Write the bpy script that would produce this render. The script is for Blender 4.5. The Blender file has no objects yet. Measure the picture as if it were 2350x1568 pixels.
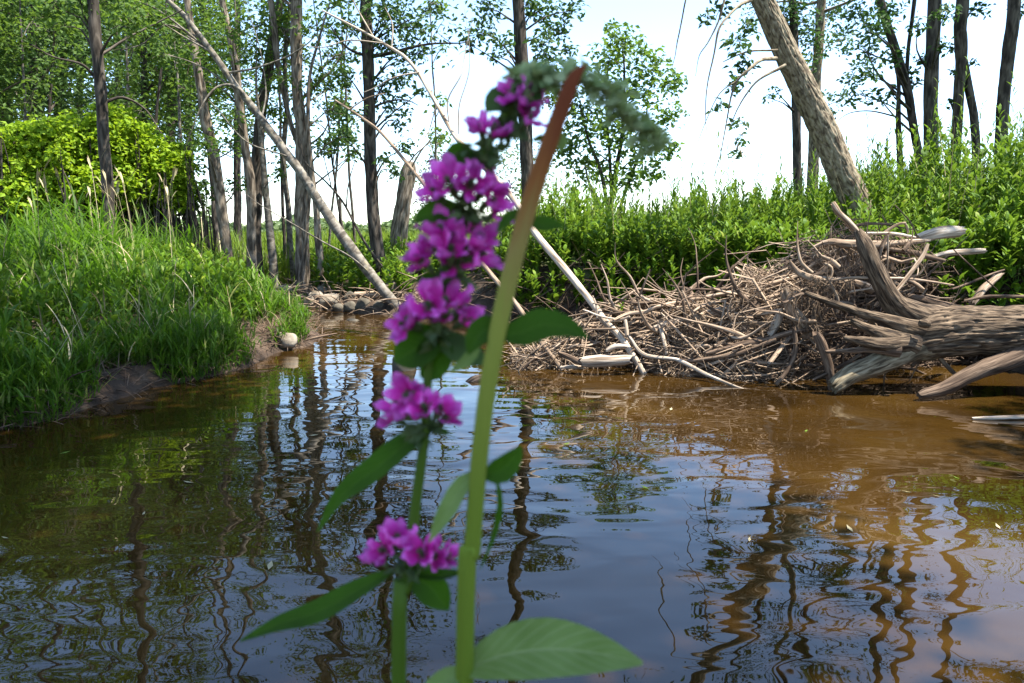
import bpy, math, random
import numpy as np
from mathutils import Vector
random.seed(7)
RNG = np.random.default_rng(11)
R = math.radians
SC = bpy.context.scene
COL = SC.collection

# ------------------------------------------------------------------ camera, sky, sun, exposure
CAM_H = 1.0
F = 2350 * 25 / 36.0
PITCH = math.atan((784 - 545) / F)
cd = bpy.data.cameras.new('camera')
cd.lens = 25; cd.sensor_width = 36; cd.clip_start = 0.02; cd.clip_end = 2000
cd.dof.use_dof = True; cd.dof.focus_distance = 6.5; cd.dof.aperture_fstop = 16
cam = bpy.data.objects.new('camera', cd); COL.objects.link(cam)
cam.location = (0, 0, CAM_H); cam.rotation_euler = (math.pi / 2 - PITCH, 0, 0)
SC.camera = cam
TOSUN = Vector((0.40, -0.08, 0.91)).normalized()
W = bpy.data.worlds.new('World'); SC.world = W; W.use_nodes = True
wn = W.node_tree.nodes; wl = W.node_tree.links
sky = wn.new('ShaderNodeTexSky'); sky.sky_type = 'NISHITA'; sky.sun_disc = False
sky.sun_elevation = math.asin(TOSUN.z); sky.sun_rotation = math.atan2(TOSUN.x, TOSUN.y)
sky.air_density = 1.0; sky.dust_density = 0.5; sky.ozone_density = 2.5
wn['Background'].inputs['Strength'].default_value = 0.14
wl.new(sky.outputs[0], wn['Background'].inputs['Color'])
sd = bpy.data.lights.new('sun', 'SUN'); sd.energy = 5.0; sd.angle = R(0.5); sd.color = (1, 0.96, 0.88)
sun = bpy.data.objects.new('sun', sd); COL.objects.link(sun)
sun.rotation_euler = (-TOSUN).to_track_quat('-Z', 'Y').to_euler(); sun.location = (8, -6, 20)
VS = SC.view_settings
VS.view_transform = 'Standard'; VS.look = 'None'; VS.exposure = 1.85; VS.gamma = 1; VS.use_curve_mapping = False
SC.cycles.max_bounces = 6; SC.cycles.diffuse_bounces = 2; SC.cycles.glossy_bounces = 3
SC.cycles.transmission_bounces = 3; SC.cycles.transparent_max_bounces = 4
SC.cycles.sample_clamp_indirect = 6; SC.cycles.caustics_reflective = False; SC.cycles.caustics_refractive = False

# ------------------------------------------------------------------ places: a sight line met at a distance, or at a height
_ct, _st = math.cos(PITCH), math.sin(PITCH)
def ray(px, py):
    a = (px - 1175) / F; b = -(py - 784) / F
    return np.array([a, _ct + b * _st, -_st + b * _ct])
def P(px, py, d):
    v = ray(px, py); v = v * (d / v[1])
    return np.array([v[0], v[1], CAM_H + v[2]])
def G(px, py, z=0.0):
    v = ray(px, py); t = (z - CAM_H) / v[2]
    return np.array([v[0] * t, v[1] * t, z])

# ------------------------------------------------------------------ numeric noise
def _hash(i, j, k, seed):
    h = (i * 374761393 + j * 668265263 + k * 2147483647 + seed * 974711) & 0xFFFFFFFF
    h = ((h ^ (h >> 13)) * 1274126177) & 0xFFFFFFFF
    return ((h ^ (h >> 16)) & 0xFFFF) / 65535.0
def vnoise(p, seed=0):
    p = np.asarray(p, float); i = np.floor(p).astype(np.int64); f = p - i; f = f * f * (3 - 2 * f)
    out = 0
    for dx in (0, 1):
        for dy in (0, 1):
            for dz in (0, 1):
                w = (f[..., 0] if dx else 1 - f[..., 0]) * (f[..., 1] if dy else 1 - f[..., 1]) * (f[..., 2] if dz else 1 - f[..., 2])
                out = out + w * _hash(i[..., 0] + dx, i[..., 1] + dy, i[..., 2] + dz, seed)
    return out
def fbm(p, seed=0, oct=3):
    s = 0; a = 0.5; p = np.asarray(p, float)
    for o in range(oct):
        s = s + a * vnoise(p * 2 ** o, seed + o); a *= 0.5
    return s

# ------------------------------------------------------------------ mesh builder
class MB:
    def __init__(s): s.V = []; s.Fc = []; s.UV = []; s.n = 0
    def add(s, V, Fs, UV=None):
        V = np.asarray(V, float).reshape(-1, 3); Fs = np.asarray(Fs, np.int64)
        s.V.append(V); s.Fc.append(Fs + s.n); s.n += len(V)
        s.UV.append(np.zeros(Fs.shape + (2,)) if UV is None else np.asarray(UV, float))
    def build(s, name, mat, parent=None, smooth=True, recentre=False):
        V = np.concatenate(s.V)
        o_loc = np.zeros(3)
        if parent is not None:
            q = parent; 
            while q is not None: o_loc += np.array(q.location); q = q.parent
        elif recentre:
            o_loc = np.array([V[:, 0].mean(), V[:, 1].mean(), V[:, 2].min()])
        V = V - o_loc
        me = bpy.data.meshes.new(name)
        li = np.concatenate([f.ravel() for f in s.Fc]).astype(np.int32)
        tot = np.concatenate([np.full(len(f), f.shape[1], np.int32) for f in s.Fc])
        st = np.concatenate([[0], np.cumsum(tot)[:-1]]).astype(np.int32)
        me.vertices.add(len(V)); me.vertices.foreach_set('co', V.astype(np.float32).ravel())
        me.loops.add(len(li)); me.loops.foreach_set('vertex_index', li)
        me.polygons.add(len(tot)); me.polygons.foreach_set('loop_start', st); me.polygons.foreach_set('loop_total', tot)
        me.polygons.foreach_set('use_smooth', np.full(len(tot), smooth))
        uv = me.uv_layers.new(name='UVMap')
        uv.data.foreach_set('uv', np.concatenate([u.reshape(-1, 2) for u in s.UV]).astype(np.float32).ravel())
        me.update(calc_edges=True)
        me.materials.append(mat)
        o = bpy.data.objects.new(name, me); COL.objects.link(o)
        if parent is not None: o.parent = parent
        elif recentre: o.location = o_loc
        return o

def tag(o, label=None, cat=None, group=None, kind=None):
    if label: o['label'] = label
    if cat: o['category'] = cat
    if group: o['group'] = group
    if kind: o['kind'] = kind
    return o
def thing(name, label, cat, loc, group=None):
    o = bpy.data.objects.new(name, None); COL.objects.link(o); o.location = tuple(loc); o.empty_display_size = 0.1
    return tag(o, label, cat, group)

def spline(pts, step):
    """Catmull-Rom through rows of (x, y, z, r)."""
    p = np.asarray(pts, float)
    if len(p) == 2: p = np.array([p[0], (p[0] + p[1]) / 2, p[1]])
    q = np.vstack([2 * p[0] - p[1], p, 2 * p[-1] - p[-2]]); out = []
    for i in range(1, len(q) - 2):
        n = max(2, int(np.linalg.norm(q[i + 1, :3] - q[i, :3]) / step))
        t = np.linspace(0, 1, n, endpoint=False)[:, None]
        out.append(0.5 * (2 * q[i] + (q[i + 1] - q[i - 1]) * t + (2 * q[i - 1] - 5 * q[i] + 4 * q[i + 1] - q[i + 2]) * t ** 2
                          + (3 * q[i] - q[i - 1] - 3 * q[i + 1] + q[i + 2]) * t ** 3))
    out.append(q[-2][None]); s = np.vstack(out); s[:, 3] = np.maximum(s[:, 3], 0.0004)
    return s
def tube(mb, pts, sides=10, step=0.1, cap=True, wob=0.0, disp=None, seed=0, rough=0.0, jag=0.0, jag0=True):
    s = spline(pts, step); c = s[:, :3].copy(); r = s[:, 3]; n = len(c)
    arc = np.concatenate([[0], np.cumsum(np.linalg.norm(np.diff(c, axis=0), axis=1))])
    if wob:
        k = np.stack([arc * 2.2, np.full(n, seed * 3.1), np.zeros(n)], 1)
        for a in range(3): c[:, a] += (vnoise(k, seed * 7 + a) - 0.5) * wob * 2
    T = np.gradient(c, axis=0); T /= np.linalg.norm(T, axis=1)[:, None] + 1e-9
    ref = np.array([0, 0, 1.0]) if abs(T[0, 2]) < 0.8 else np.array([0, 1.0, 0])
    N = np.zeros((n, 3)); u = ref - T[0] * (ref @ T[0]); N[0] = u / np.linalg.norm(u)
    for i in range(1, n):
        u = N[i - 1] - T[i] * (N[i - 1] @ T[i]); N[i] = u / (np.linalg.norm(u) + 1e-9)
    B = np.cross(T, N)
    th = np.linspace(0, 2 * np.pi, sides, endpoint=False)
    rr = np.repeat(r[:, None], sides, 1)
    if rough:
        q = np.stack(np.broadcast_arrays(np.cos(th)[None] * 1.3 + seed, np.sin(th)[None] * 1.3, (arc / (r.mean() * 3 + 1e-4))[:, None]), -1)
        rr = rr * (1 + rough * (fbm(q, seed) - 0.45) * 2)
    if disp is not None: rr = rr + disp(th[None], arc[:, None], rr)
    V = c[:, None] + rr[..., None] * (np.cos(th)[None, :, None] * N[:, None] + np.sin(th)[None, :, None] * B[:, None])
    if jag:
        jr = np.random.default_rng(seed + 5)
        for e in ((0, n - 1) if jag0 else (n - 1,)):
            off = jr.uniform(-0.2, 1.0, sides) * jag * r[e] * (1 if e else -1); V[e] += T[e] * off[:, None]
            V[e] = c[e] + (V[e] - c[e]) * jr.uniform(0.6, 1.0, sides)[:, None]
    i = np.arange(n - 1)[:, None]; j = np.arange(sides)[None]; j2 = (j + 1) % sides
    Fq = np.stack(np.broadcast_arrays(i * sides + j, i * sides + j2, (i + 1) * sides + j2, (i + 1) * sides + j), -1).reshape(-1, 4)
    um = 2 * np.pi * r.mean() / sides
    a0 = np.broadcast_to(arc[:-1, None], (n - 1, sides)); a1 = np.broadcast_to(arc[1:, None], (n - 1, sides)); jj = np.broadcast_to(j, (n - 1, sides))
    UV = np.stack([np.stack([jj * um, a0], -1), np.stack([(jj + 1) * um, a0], -1), np.stack([(jj + 1) * um, a1], -1), np.stack([jj * um, a1], -1)], 2).reshape(-1, 4, 2)
    UV = UV + np.array([seed * 1.37, seed * 0.71])
    mb.add(V, Fq, UV)
    if cap:
        for e, ring in ((0, V[0]), (n - 1, V[-1])):
            cv = np.vstack([ring, (c[e] + T[e] * ((0.25 - jag) if e else ((jag if jag0 else 0) - 0.25)) * r[e])[None]]); k = np.arange(sides)
            tri = np.stack([k, (k + 1) % sides, np.full(sides, sides)], 1)
            if e == 0: tri = tri[:, ::-1]
            mb.add(cv, tri)
    return s
def px_tube_pts(pts, W0):
    """rows (px, py, distance, width in the photo's 2350 px frame) -> (x, y, z, r)"""
    return [np.append(P(x, y, d), w / 2 / F * d) for (x, y, d, w) in pts]

def unit(v): return v / (np.linalg.norm(v, axis=-1, keepdims=True) + 1e-9)
def leaves(mb, C, size, aspect=0.5, up=0.6, droop=0.35, rng=RNG):
    """folded leaf, four triangles, one per row of C"""
    C = np.asarray(C, float); n = len(C)
    if n == 0: return
    az = rng.uniform(0, 2 * np.pi, n)
    D = np.stack([np.cos(az), np.sin(az), rng.normal(-droop, 0.45, n)], 1); D = unit(D)
    Nn = unit(np.stack([rng.normal(0, 1 - up * 0.5, n), rng.normal(0, 1 - up * 0.5, n), rng.uniform(up - 0.4, 1.2, n)], 1))
    S = unit(np.cross(D, Nn)); Nn = np.cross(S, D)
    L = (size * rng.uniform(0.65, 1.25, n))[:, None]; w = L * aspect * 0.5
    b = C; t = C + D * L - Nn * L * 0.12
    m = C + D * L * 0.5
    l = C + D * L * 0.42 + S * w + Nn * w * 0.35; r = C + D * L * 0.42 - S * w + Nn * w * 0.35
    V = np.stack([b, r, t, l, m], 1).reshape(-1, 3); k = np.arange(n)[:, None] * 5
    Fs = np.concatenate([k + np.array([[0, 1, 4]]), k + np.array([[1, 2, 4]]), k + np.array([[2, 3, 4]]), k + np.array([[3, 0, 4]])])
    mb.add(V, Fs)
GRASS_PROF = [0.55, 1.0, 0.95, 0.75, 0.45, 0.04]
LANCE_PROF = [0.15, 0.9, 0.85, 0.04]
BROAD_PROF = [0.1, 0.85, 1.0, 0.65, 0.05]
def blades(mb, B, az, L, tilt, bend, width, prof=GRASS_PROF, fold=0.0):
    """arching strips: base, azimuth, length, first angle from vertical, added angle, full width"""
    n = len(B); K = len(prof) - 1
    ang = tilt; pos = np.array(B, float); h = np.stack([np.cos(az), np.sin(az), np.zeros(n)], 1); sd_ = np.stack([-np.sin(az), np.cos(az), np.zeros(n)], 1)
    rows = []
    for k in range(K + 1):
        nrm = -h * np.cos(ang)[:, None] + np.array([0, 0, 1.0]) * np.sin(ang)[:, None]
        w = (width * prof[k] * 0.5)[:, None]
        rows.append(np.stack([pos + sd_ * w, pos - nrm * 0 - sd_ * w], 1) if not fold else np.stack([pos + sd_ * w + nrm * w * fold, pos - sd_ * w + nrm * w * fold], 1))
        step = (L / K)[:, None]
        pos = pos + (h * np.sin(ang)[:, None] + np.array([0, 0, 1.0]) * np.cos(ang)[:, None]) * step
        ang = ang + bend / K
    V = np.stack(rows, 1)
    b = np.arange(n)[:, None] * (2 * (K + 1)); k = np.arange(K)[None] * 2
    Fs = np.stack([b + k, b + k + 1, b + k + 3, b + k + 2], -1).reshape(-1, 4)
    mb.add(V.reshape(-1, 3), Fs)

# ------------------------------------------------------------------ materials
def newmat(name):
    m = bpy.data.materials.new(name); m.use_nodes = True; nt = m.node_tree
    return m, nt, nt.nodes['Principled BSDF']
def N(nt, t, **kw):
    n = nt.nodes.new(t)
    for k, v in kw.items(): setattr(n, k, v)
    return n
def ramp(nt, stops):
    r = N(nt, 'ShaderNodeValToRGB'); e = r.color_ramp.elements
    while len(e) < len(stops): e.new(0.5)
    for i, (p, c) in enumerate(stops): e[i].position = p; e[i].color = (*c, 1)
    return r
def leaf_mat(name, c0, c1, c2=None, trans=0.35, tcol=(0.16, 0.26, 0.03), rough=0.6, spec=0.16):
    m, nt, p = newmat(name); L = nt.links
    g = N(nt, 'ShaderNodeNewGeometry'); st = [(0, c0), (0.85, c1)] + ([(1, c2)] if c2 else [])
    r = ramp(nt, st); L.new(g.outputs['Random Per Island'], r.inputs[0])
    tc = N(nt, 'ShaderNodeTexCoord'); nz = N(nt, 'ShaderNodeTexNoise'); nz.inputs['Scale'].default_value = 1.3
    L.new(tc.outputs['Object'], nz.inputs['Vector'])
    hs = N(nt, 'ShaderNodeHueSaturation'); mr = N(nt, 'ShaderNodeMapRange')
    mr.inputs['To Min'].default_value = 0.7; mr.inputs['To Max'].default_value = 1.3
    L.new(nz.outputs['Fac'], mr.inputs['Value']); L.new(mr.outputs[0], hs.inputs['Value']); L.new(r.outputs[0], hs.inputs['Color'])
    L.new(hs.outputs[0], p.inputs['Base Color']); p.inputs['Roughness'].default_value = rough; p.inputs['Specular IOR Level'].default_value = spec
    t = N(nt, 'ShaderNodeBsdfTranslucent'); t.inputs['Color'].default_value = (*tcol, 1)
    mx = N(nt, 'ShaderNodeMixShader'); mx.inputs[0].default_value = trans
    L.new(p.outputs[0], mx.inputs[1]); L.new(t.outputs[0], mx.inputs[2]); L.new(mx.outputs[0], nt.nodes['Material Output'].inputs['Surface'])
    return m
def bark_mat(name, dark, mid, light, su=28, sv=5, bump=0.5, lichen=None):
    m, nt, p = newmat(name); L = nt.links
    uv = N(nt, 'ShaderNodeUVMap'); mp = N(nt, 'ShaderNodeMapping'); mp.inputs['Scale'].default_value = (su, sv, 1)
    L.new(uv.outputs[0], mp.inputs['Vector'])
    n1 = N(nt, 'ShaderNodeTexNoise'); n1.inputs['Scale'].default_value = 1; n1.inputs['Detail'].default_value = 6; n1.inputs['Distortion'].default_value = 0.6
    L.new(mp.outputs[0], n1.inputs['Vector'])
    r = ramp(nt, [(0.37, dark), (0.5, mid), (0.66, light)]); L.new(n1.outputs['Fac'], r.inputs[0])
    tc = N(nt, 'ShaderNodeTexCoord'); n2 = N(nt, 'ShaderNodeTexNoise'); n2.inputs['Scale'].default_value = 3.5; n2.inputs['Detail'].default_value = 5
    L.new(tc.outputs['Object'], n2.inputs['Vector'])
    oi = N(nt, 'ShaderNodeObjectInfo'); ad = N(nt, 'ShaderNodeMath', operation='MULTIPLY_ADD'); ad.inputs[1].default_value = 0.5; 
    L.new(oi.outputs['Random'], ad.inputs[0]); L.new(n2.outputs['Fac'], ad.inputs[2])
    mr = N(nt, 'ShaderNodeMapRange'); mr.inputs['From Max'].default_value = 1.4; mr.inputs['To Min'].default_value = 0.55; mr.inputs['To Max'].default_value = 1.45
    L.new(ad.outputs[0], mr.inputs['Value'])
    hs = N(nt, 'ShaderNodeHueSaturation'); L.new(r.outputs[0], hs.inputs['Color']); L.new(mr.outputs[0], hs.inputs['Value'])
    col = hs.outputs[0]
    if lichen:
        n3 = N(nt, 'ShaderNodeTexNoise'); n3.inputs['Scale'].default_value = 9; n3.inputs['Detail'].default_value = 8
        L.new(tc.outputs['Object'], n3.inputs['Vector']); rr = ramp(nt, [(0.58, (0, 0, 0)), (0.68, (1, 1, 1))]); L.new(n3.outputs['Fac'], rr.inputs[0])
        mx = N(nt, 'ShaderNodeMix', data_type='RGBA'); L.new(rr.outputs[0], mx.inputs[0]); L.new(col, mx.inputs[6]); mx.inputs[7].default_value = (*lichen, 1); col = mx.outputs[2]
    L.new(col, p.inputs['Base Color']); p.inputs['Roughness'].default_value = 0.9; p.inputs['Specular IOR Level'].default_value = 0.2
    b = N(nt, 'ShaderNodeBump'); b.inputs['Strength'].default_value = bump; b.inputs['Distance'].default_value = 0.02
    L.new(n1.outputs['Fac'], b.inputs['Height']); L.new(b.outputs[0], p.inputs['Normal'])
    return m
def noise_mat(name, stops, scale=4, detail=8, bump=0.4, rough=0.9, bd=0.03):
    m, nt, p = newmat(name); L = nt.links
    tc = N(nt, 'ShaderNodeTexCoord'); n1 = N(nt, 'ShaderNodeTexNoise'); n1.inputs['Scale'].default_value = scale; n1.inputs['Detail'].default_value = detail
    L.new(tc.outputs['Object'], n1.inputs['Vector']); r = ramp(nt, stops); L.new(n1.outputs['Fac'], r.inputs[0])
    L.new(r.outputs[0], p.inputs['Base Color']); p.inputs['Roughness'].default_value = rough; p.inputs['Specular IOR Level'].default_value = 0.25
    n2 = N(nt, 'ShaderNodeTexNoise'); n2.inputs['Scale'].default_value = scale * 5; n2.inputs['Detail'].default_value = 8
    L.new(tc.outputs['Object'], n2.inputs['Vector'])
    b = N(nt, 'ShaderNodeBump'); b.inputs['Strength'].default_value = bump; b.inputs['Distance'].default_value = bd
    L.new(n2.outputs['Fac'], b.inputs['Height']); L.new(b.outputs[0], p.inputs['Normal'])
    return m
M = {}
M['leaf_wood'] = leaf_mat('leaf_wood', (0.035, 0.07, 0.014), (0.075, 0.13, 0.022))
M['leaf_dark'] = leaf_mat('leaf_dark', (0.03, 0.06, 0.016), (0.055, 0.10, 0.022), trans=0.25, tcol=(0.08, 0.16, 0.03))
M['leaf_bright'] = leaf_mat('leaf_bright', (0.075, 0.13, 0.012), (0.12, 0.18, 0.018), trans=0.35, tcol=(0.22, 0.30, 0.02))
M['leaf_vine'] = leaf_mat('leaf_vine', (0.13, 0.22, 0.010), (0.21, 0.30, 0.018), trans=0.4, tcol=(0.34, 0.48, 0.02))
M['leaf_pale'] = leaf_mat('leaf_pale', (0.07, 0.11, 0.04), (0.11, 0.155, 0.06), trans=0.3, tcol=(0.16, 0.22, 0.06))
M['leaf_weed'] = leaf_mat('leaf_weed', (0.05, 0.105, 0.006), (0.11, 0.19, 0.010), (0.18, 0.21, 0.02), trans=0.3, tcol=(0.16, 0.26, 0.02))
M['leaf_dead'] = leaf_mat('leaf_dead', (0.10, 0.06, 0.04), (0.20, 0.14, 0.10), trans=0.2, tcol=(0.2, 0.12, 0.06))
M['grass'] = leaf_mat('grass', (0.03, 0.07, 0.006), (0.075, 0.14, 0.012), (0.20, 0.20, 0.06), trans=0.4, tcol=(0.12, 0.25, 0.012), rough=0.55, spec=0.15)
M['straw'] = leaf_mat('straw', (0.20, 0.16, 0.08), (0.40, 0.34, 0.2), trans=0.1, tcol=(0.3, 0.2, 0.1), rough=0.8)
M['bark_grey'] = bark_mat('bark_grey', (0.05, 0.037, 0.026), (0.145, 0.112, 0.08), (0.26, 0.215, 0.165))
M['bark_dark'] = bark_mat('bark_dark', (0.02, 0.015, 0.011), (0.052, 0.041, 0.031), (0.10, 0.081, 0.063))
M['bark_smooth'] = bark_mat('bark_smooth', (0.065, 0.053, 0.04), (0.125, 0.107, 0.083), (0.21, 0.185, 0.15), su=14, sv=16, bump=0.15, lichen=(0.2, 0.17, 0.11))
M['bark_ash'] = bark_mat('bark_ash', (0.07, 0.05, 0.032), (0.18, 0.14, 0.092), (0.29, 0.24, 0.165), su=40, sv=12, bump=0.25)
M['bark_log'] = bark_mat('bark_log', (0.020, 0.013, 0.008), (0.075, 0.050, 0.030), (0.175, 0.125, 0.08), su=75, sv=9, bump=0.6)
M['drift'] = bark_mat('drift', (0.10, 0.065, 0.04), (0.235, 0.165, 0.11), (0.38, 0.295, 0.215), su=70, sv=5, bump=0.3)
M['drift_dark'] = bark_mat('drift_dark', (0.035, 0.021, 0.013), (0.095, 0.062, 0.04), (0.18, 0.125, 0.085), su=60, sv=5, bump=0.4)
M['drift_pale'] = bark_mat('drift_pale', (0.15, 0.105, 0.07), (0.33, 0.26, 0.19), (0.47, 0.395, 0.315), su=60, sv=4, bump=0.3)
M['bark_root'] = bark_mat('bark_root', (0.05, 0.036, 0.02), (0.15, 0.115, 0.068), (0.27, 0.22, 0.14), su=45, sv=9, bump=0.3)
M['drift_yellow'] = bark_mat('drift_yellow', (0.12, 0.085, 0.04), (0.24, 0.19, 0.10), (0.34, 0.285, 0.18), su=40, sv=5, bump=0.3)
M['twig'] = bark_mat('twig', (0.045, 0.027, 0.016), (0.165, 0.112, 0.07), (0.40, 0.31, 0.225), su=9, sv=3, bump=0.1)
M['soil'] = noise_mat('soil', [(0.3, (0.035, 0.022, 0.014)), (0.55, (0.085, 0.055, 0.036)), (0.75, (0.15, 0.105, 0.07))], 5)
M['rock_pale'] = noise_mat('rock_pale', [(0.3, (0.09, 0.07, 0.045)), (0.5, (0.21, 0.175, 0.13)), (0.75, (0.36, 0.31, 0.24))], 9, bump=0.35, bd=0.012)
M['rock_grey'] = noise_mat('rock_grey', [(0.3, (0.04, 0.033, 0.023)), (0.5, (0.10, 0.085, 0.062)), (0.75, (0.19, 0.165, 0.13))], 7, bump=0.4, bd=0.012)
M['petal_plain'] = leaf_mat('petal', (0.42, 0.025, 0.26), (0.60, 0.10, 0.44), trans=0.4, tcol=(0.75, 0.07, 0.48), rough=0.5, spec=0.2)
M['calyx'] = leaf_mat('calyx', (0.05, 0.08, 0.03), (0.10, 0.14, 0.05), trans=0.15, rough=0.7)
M['bud'] = leaf_mat('bud', (0.18, 0.25, 0.09), (0.40, 0.46, 0.24), trans=0.3, tcol=(0.3, 0.4, 0.12), rough=0.8, spec=0.1)
M['plant_leaf'] = leaf_mat('plant_leaf', (0.014, 0.042, 0.006), (0.024, 0.06, 0.007), trans=0.4, tcol=(0.05, 0.13, 0.005), rough=0.55, spec=0.25)
M['plant_leaf_pale'] = leaf_mat('plant_leaf_pale', (0.13, 0.22, 0.085), (0.17, 0.26, 0.10), trans=0.35, tcol=(0.25, 0.36, 0.12), rough=0.65)
M['plant_stem'] = leaf_mat('plant_stem', (0.05, 0.10, 0.008), (0.06, 0.11, 0.01), trans=0.15)

def petal_material():
    m, nt, p = newmat('petal'); L = nt.links
    tc = N(nt, 'ShaderNodeTexCoord'); sp = N(nt, 'ShaderNodeSeparateXYZ'); L.new(tc.outputs['Object'], sp.inputs[0])
    mr = N(nt, 'ShaderNodeMapRange'); mr.inputs['From Max'].default_value = 0.0105; L.new(sp.outputs['Y'], mr.inputs[0])
    mp = N(nt, 'ShaderNodeMapping'); mp.inputs['Scale'].default_value = (2600, 160, 200); L.new(tc.outputs['Object'], mp.inputs[0])
    nz = N(nt, 'ShaderNodeTexNoise'); nz.inputs['Scale'].default_value = 1; nz.inputs['Detail'].default_value = 3; L.new(mp.outputs[0], nz.inputs['Vector'])
    ad = N(nt, 'ShaderNodeMath', operation='MULTIPLY_ADD'); ad.inputs[1].default_value = 0.5; L.new(nz.outputs['Fac'], ad.inputs[0]); L.new(mr.outputs[0], ad.inputs[2])
    r = ramp(nt, [(0.15, (0.40, 0.006, 0.11)), (0.5, (0.56, 0.018, 0.27)), (0.85, (0.66, 0.05, 0.42)), (1.3 / 1.31, (0.74, 0.15, 0.56))]); L.new(ad.outputs[0], r.inputs[0])
    oi = N(nt, 'ShaderNodeObjectInfo'); hs = N(nt, 'ShaderNodeHueSaturation'); m2 = N(nt, 'ShaderNodeMapRange'); m2.inputs['To Min'].default_value = 0.7; m2.inputs['To Max'].default_value = 1.25
    L.new(oi.outputs['Random'], m2.inputs[0]); L.new(m2.outputs[0], hs.inputs['Value']); L.new(r.outputs[0], hs.inputs['Color'])
    L.new(hs.outputs[0], p.inputs['Base Color']); p.inputs['Roughness'].default_value = 0.5; p.inputs['Specular IOR Level'].default_value = 0.2
    t = N(nt, 'ShaderNodeBsdfTranslucent'); L.new(hs.outputs[0], t.inputs['Color']); mx = N(nt, 'ShaderNodeMixShader'); mx.inputs[0].default_value = 0.4
    L.new(p.outputs[0], mx.inputs[1]); L.new(t.outputs[0], mx.inputs[2]); L.new(mx.outputs[0], nt.nodes['Material Output'].inputs['Surface'])
    return m
M['petal'] = petal_material()
def veined(name, c0, c1, rib, tcol):
    m, nt, p = newmat(name); L = nt.links
    uv = N(nt, 'ShaderNodeUVMap'); sp = N(nt, 'ShaderNodeSeparateXYZ'); L.new(uv.outputs[0], sp.inputs[0])
    def mth(op, a, b=None, c=None):
        n = N(nt, 'ShaderNodeMath', operation=op)
        for i, v in enumerate((a, b, c)):
            if v is None: continue
            if isinstance(v, (int, float)): n.inputs[i].default_value = v
            else: L.new(v, n.inputs[i])
        return n.outputs[0]
    au = mth('ABSOLUTE', sp.outputs['X'])
    mid = mth('SUBTRACT', 1.0, mth('SMOOTH_MIN', mth('MULTIPLY', au, 14.0), 1.0, 0.1))
    ph = mth('SUBTRACT', mth('MULTIPLY', sp.outputs['Y'], 60.0), mth('MULTIPLY', au, 16.0)); sv = mth('POWER', mth('MULTIPLY_ADD', mth('SINE', ph), 0.5, 0.5), 10.0)
    k = mth('MAXIMUM', mth('MAXIMUM', mid, 0.0), mth('MULTIPLY', sv, 0.45))
    tc = N(nt, 'ShaderNodeTexCoord'); nz = N(nt, 'ShaderNodeTexNoise'); nz.inputs['Scale'].default_value = 90; nz.inputs['Detail'].default_value = 5; L.new(tc.outputs['Object'], nz.inputs['Vector'])
    r = ramp(nt, [(0.3, c0), (0.7, c1)]); L.new(nz.outputs['Fac'], r.inputs[0])
    mx = N(nt, 'ShaderNodeMix', data_type='RGBA'); L.new(k, mx.inputs[0]); L.new(r.outputs[0], mx.inputs[6]); mx.inputs[7].default_value = (*rib, 1)
    L.new(mx.outputs[2], p.inputs['Base Color']); p.inputs['Roughness'].default_value = 0.65; p.inputs['Specular IOR Level'].default_value = 0.12
    b = N(nt, 'ShaderNodeBump'); b.inputs['Strength'].default_value = 0.5; b.inputs['Distance'].default_value = 0.0006; b.invert = True; L.new(k, b.inputs['Height']); L.new(b.outputs[0], p.inputs['Normal'])
    t = N(nt, 'ShaderNodeBsdfTranslucent'); t.inputs['Color'].default_value = (*tcol, 1); ms = N(nt, 'ShaderNodeMixShader'); ms.inputs[0].default_value = 0.38
    L.new(p.outputs[0], ms.inputs[1]); L.new(t.outputs[0], ms.inputs[2]); L.new(ms.outputs[0], nt.nodes['Material Output'].inputs['Surface'])
    return m
M['plant_leaf'] = veined('plant_leaf', (0.016, 0.045, 0.003), (0.03, 0.075, 0.005), (0.07, 0.13, 0.02), (0.08, 0.22, 0.004))
M['plant_leaf_pale'] = veined('plant_leaf_pale', (0.13, 0.20, 0.045), (0.19, 0.27, 0.075), (0.30, 0.36, 0.14), (0.20, 0.30, 0.05))
def stalk_material():
    m, nt, p = newmat('stalk'); L = nt.links
    uv = N(nt, 'ShaderNodeUVMap'); sp = N(nt, 'ShaderNodeSeparateXYZ'); L.new(uv.outputs[0], sp.inputs[0])
    mp = N(nt, 'ShaderNodeMapping'); mp.inputs['Scale'].default_value = (900, 30, 1); L.new(uv.outputs[0], mp.inputs[0])
    nz = N(nt, 'ShaderNodeTexNoise'); nz.inputs['Scale'].default_value = 1; nz.inputs['Detail'].default_value = 5; L.new(mp.outputs[0], nz.inputs['Vector'])
    ma = N(nt, 'ShaderNodeMath', operation='MULTIPLY_ADD'); ma.inputs[1].default_value = 0.03; L.new(nz.outputs['Fac'], ma.inputs[0]); L.new(sp.outputs['Y'], ma.inputs[2])
    mr = N(nt, 'ShaderNodeMapRange'); mr.inputs['From Min'].default_value = STALK_LEN - 0.26; mr.inputs['From Max'].default_value = STALK_LEN + 0.02; L.new(ma.outputs[0], mr.inputs[0])
    r = ramp(nt, [(0.0, (0.075, 0.12, 0.010)), (0.5, (0.12, 0.165, 0.018)), (0.70, (0.20, 0.21, 0.035)), (0.79, (0.22, 0.16, 0.045)), (0.855, (0.20, 0.075, 0.02)), (0.93, (0.125, 0.032, 0.012))])
    L.new(mr.outputs[0], r.inputs[0]); L.new(r.outputs[0], p.inputs['Base Color']); p.inputs['Roughness'].default_value = 0.75; p.inputs['Specular IOR Level'].default_value = 0.08
    b = N(nt, 'ShaderNodeBump'); b.inputs['Strength'].default_value = 0.3; b.inputs['Distance'].default_value = 0.001; L.new(nz.outputs['Fac'], b.inputs['Height']); L.new(b.outputs[0], p.inputs['Normal'])
    return m

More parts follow.
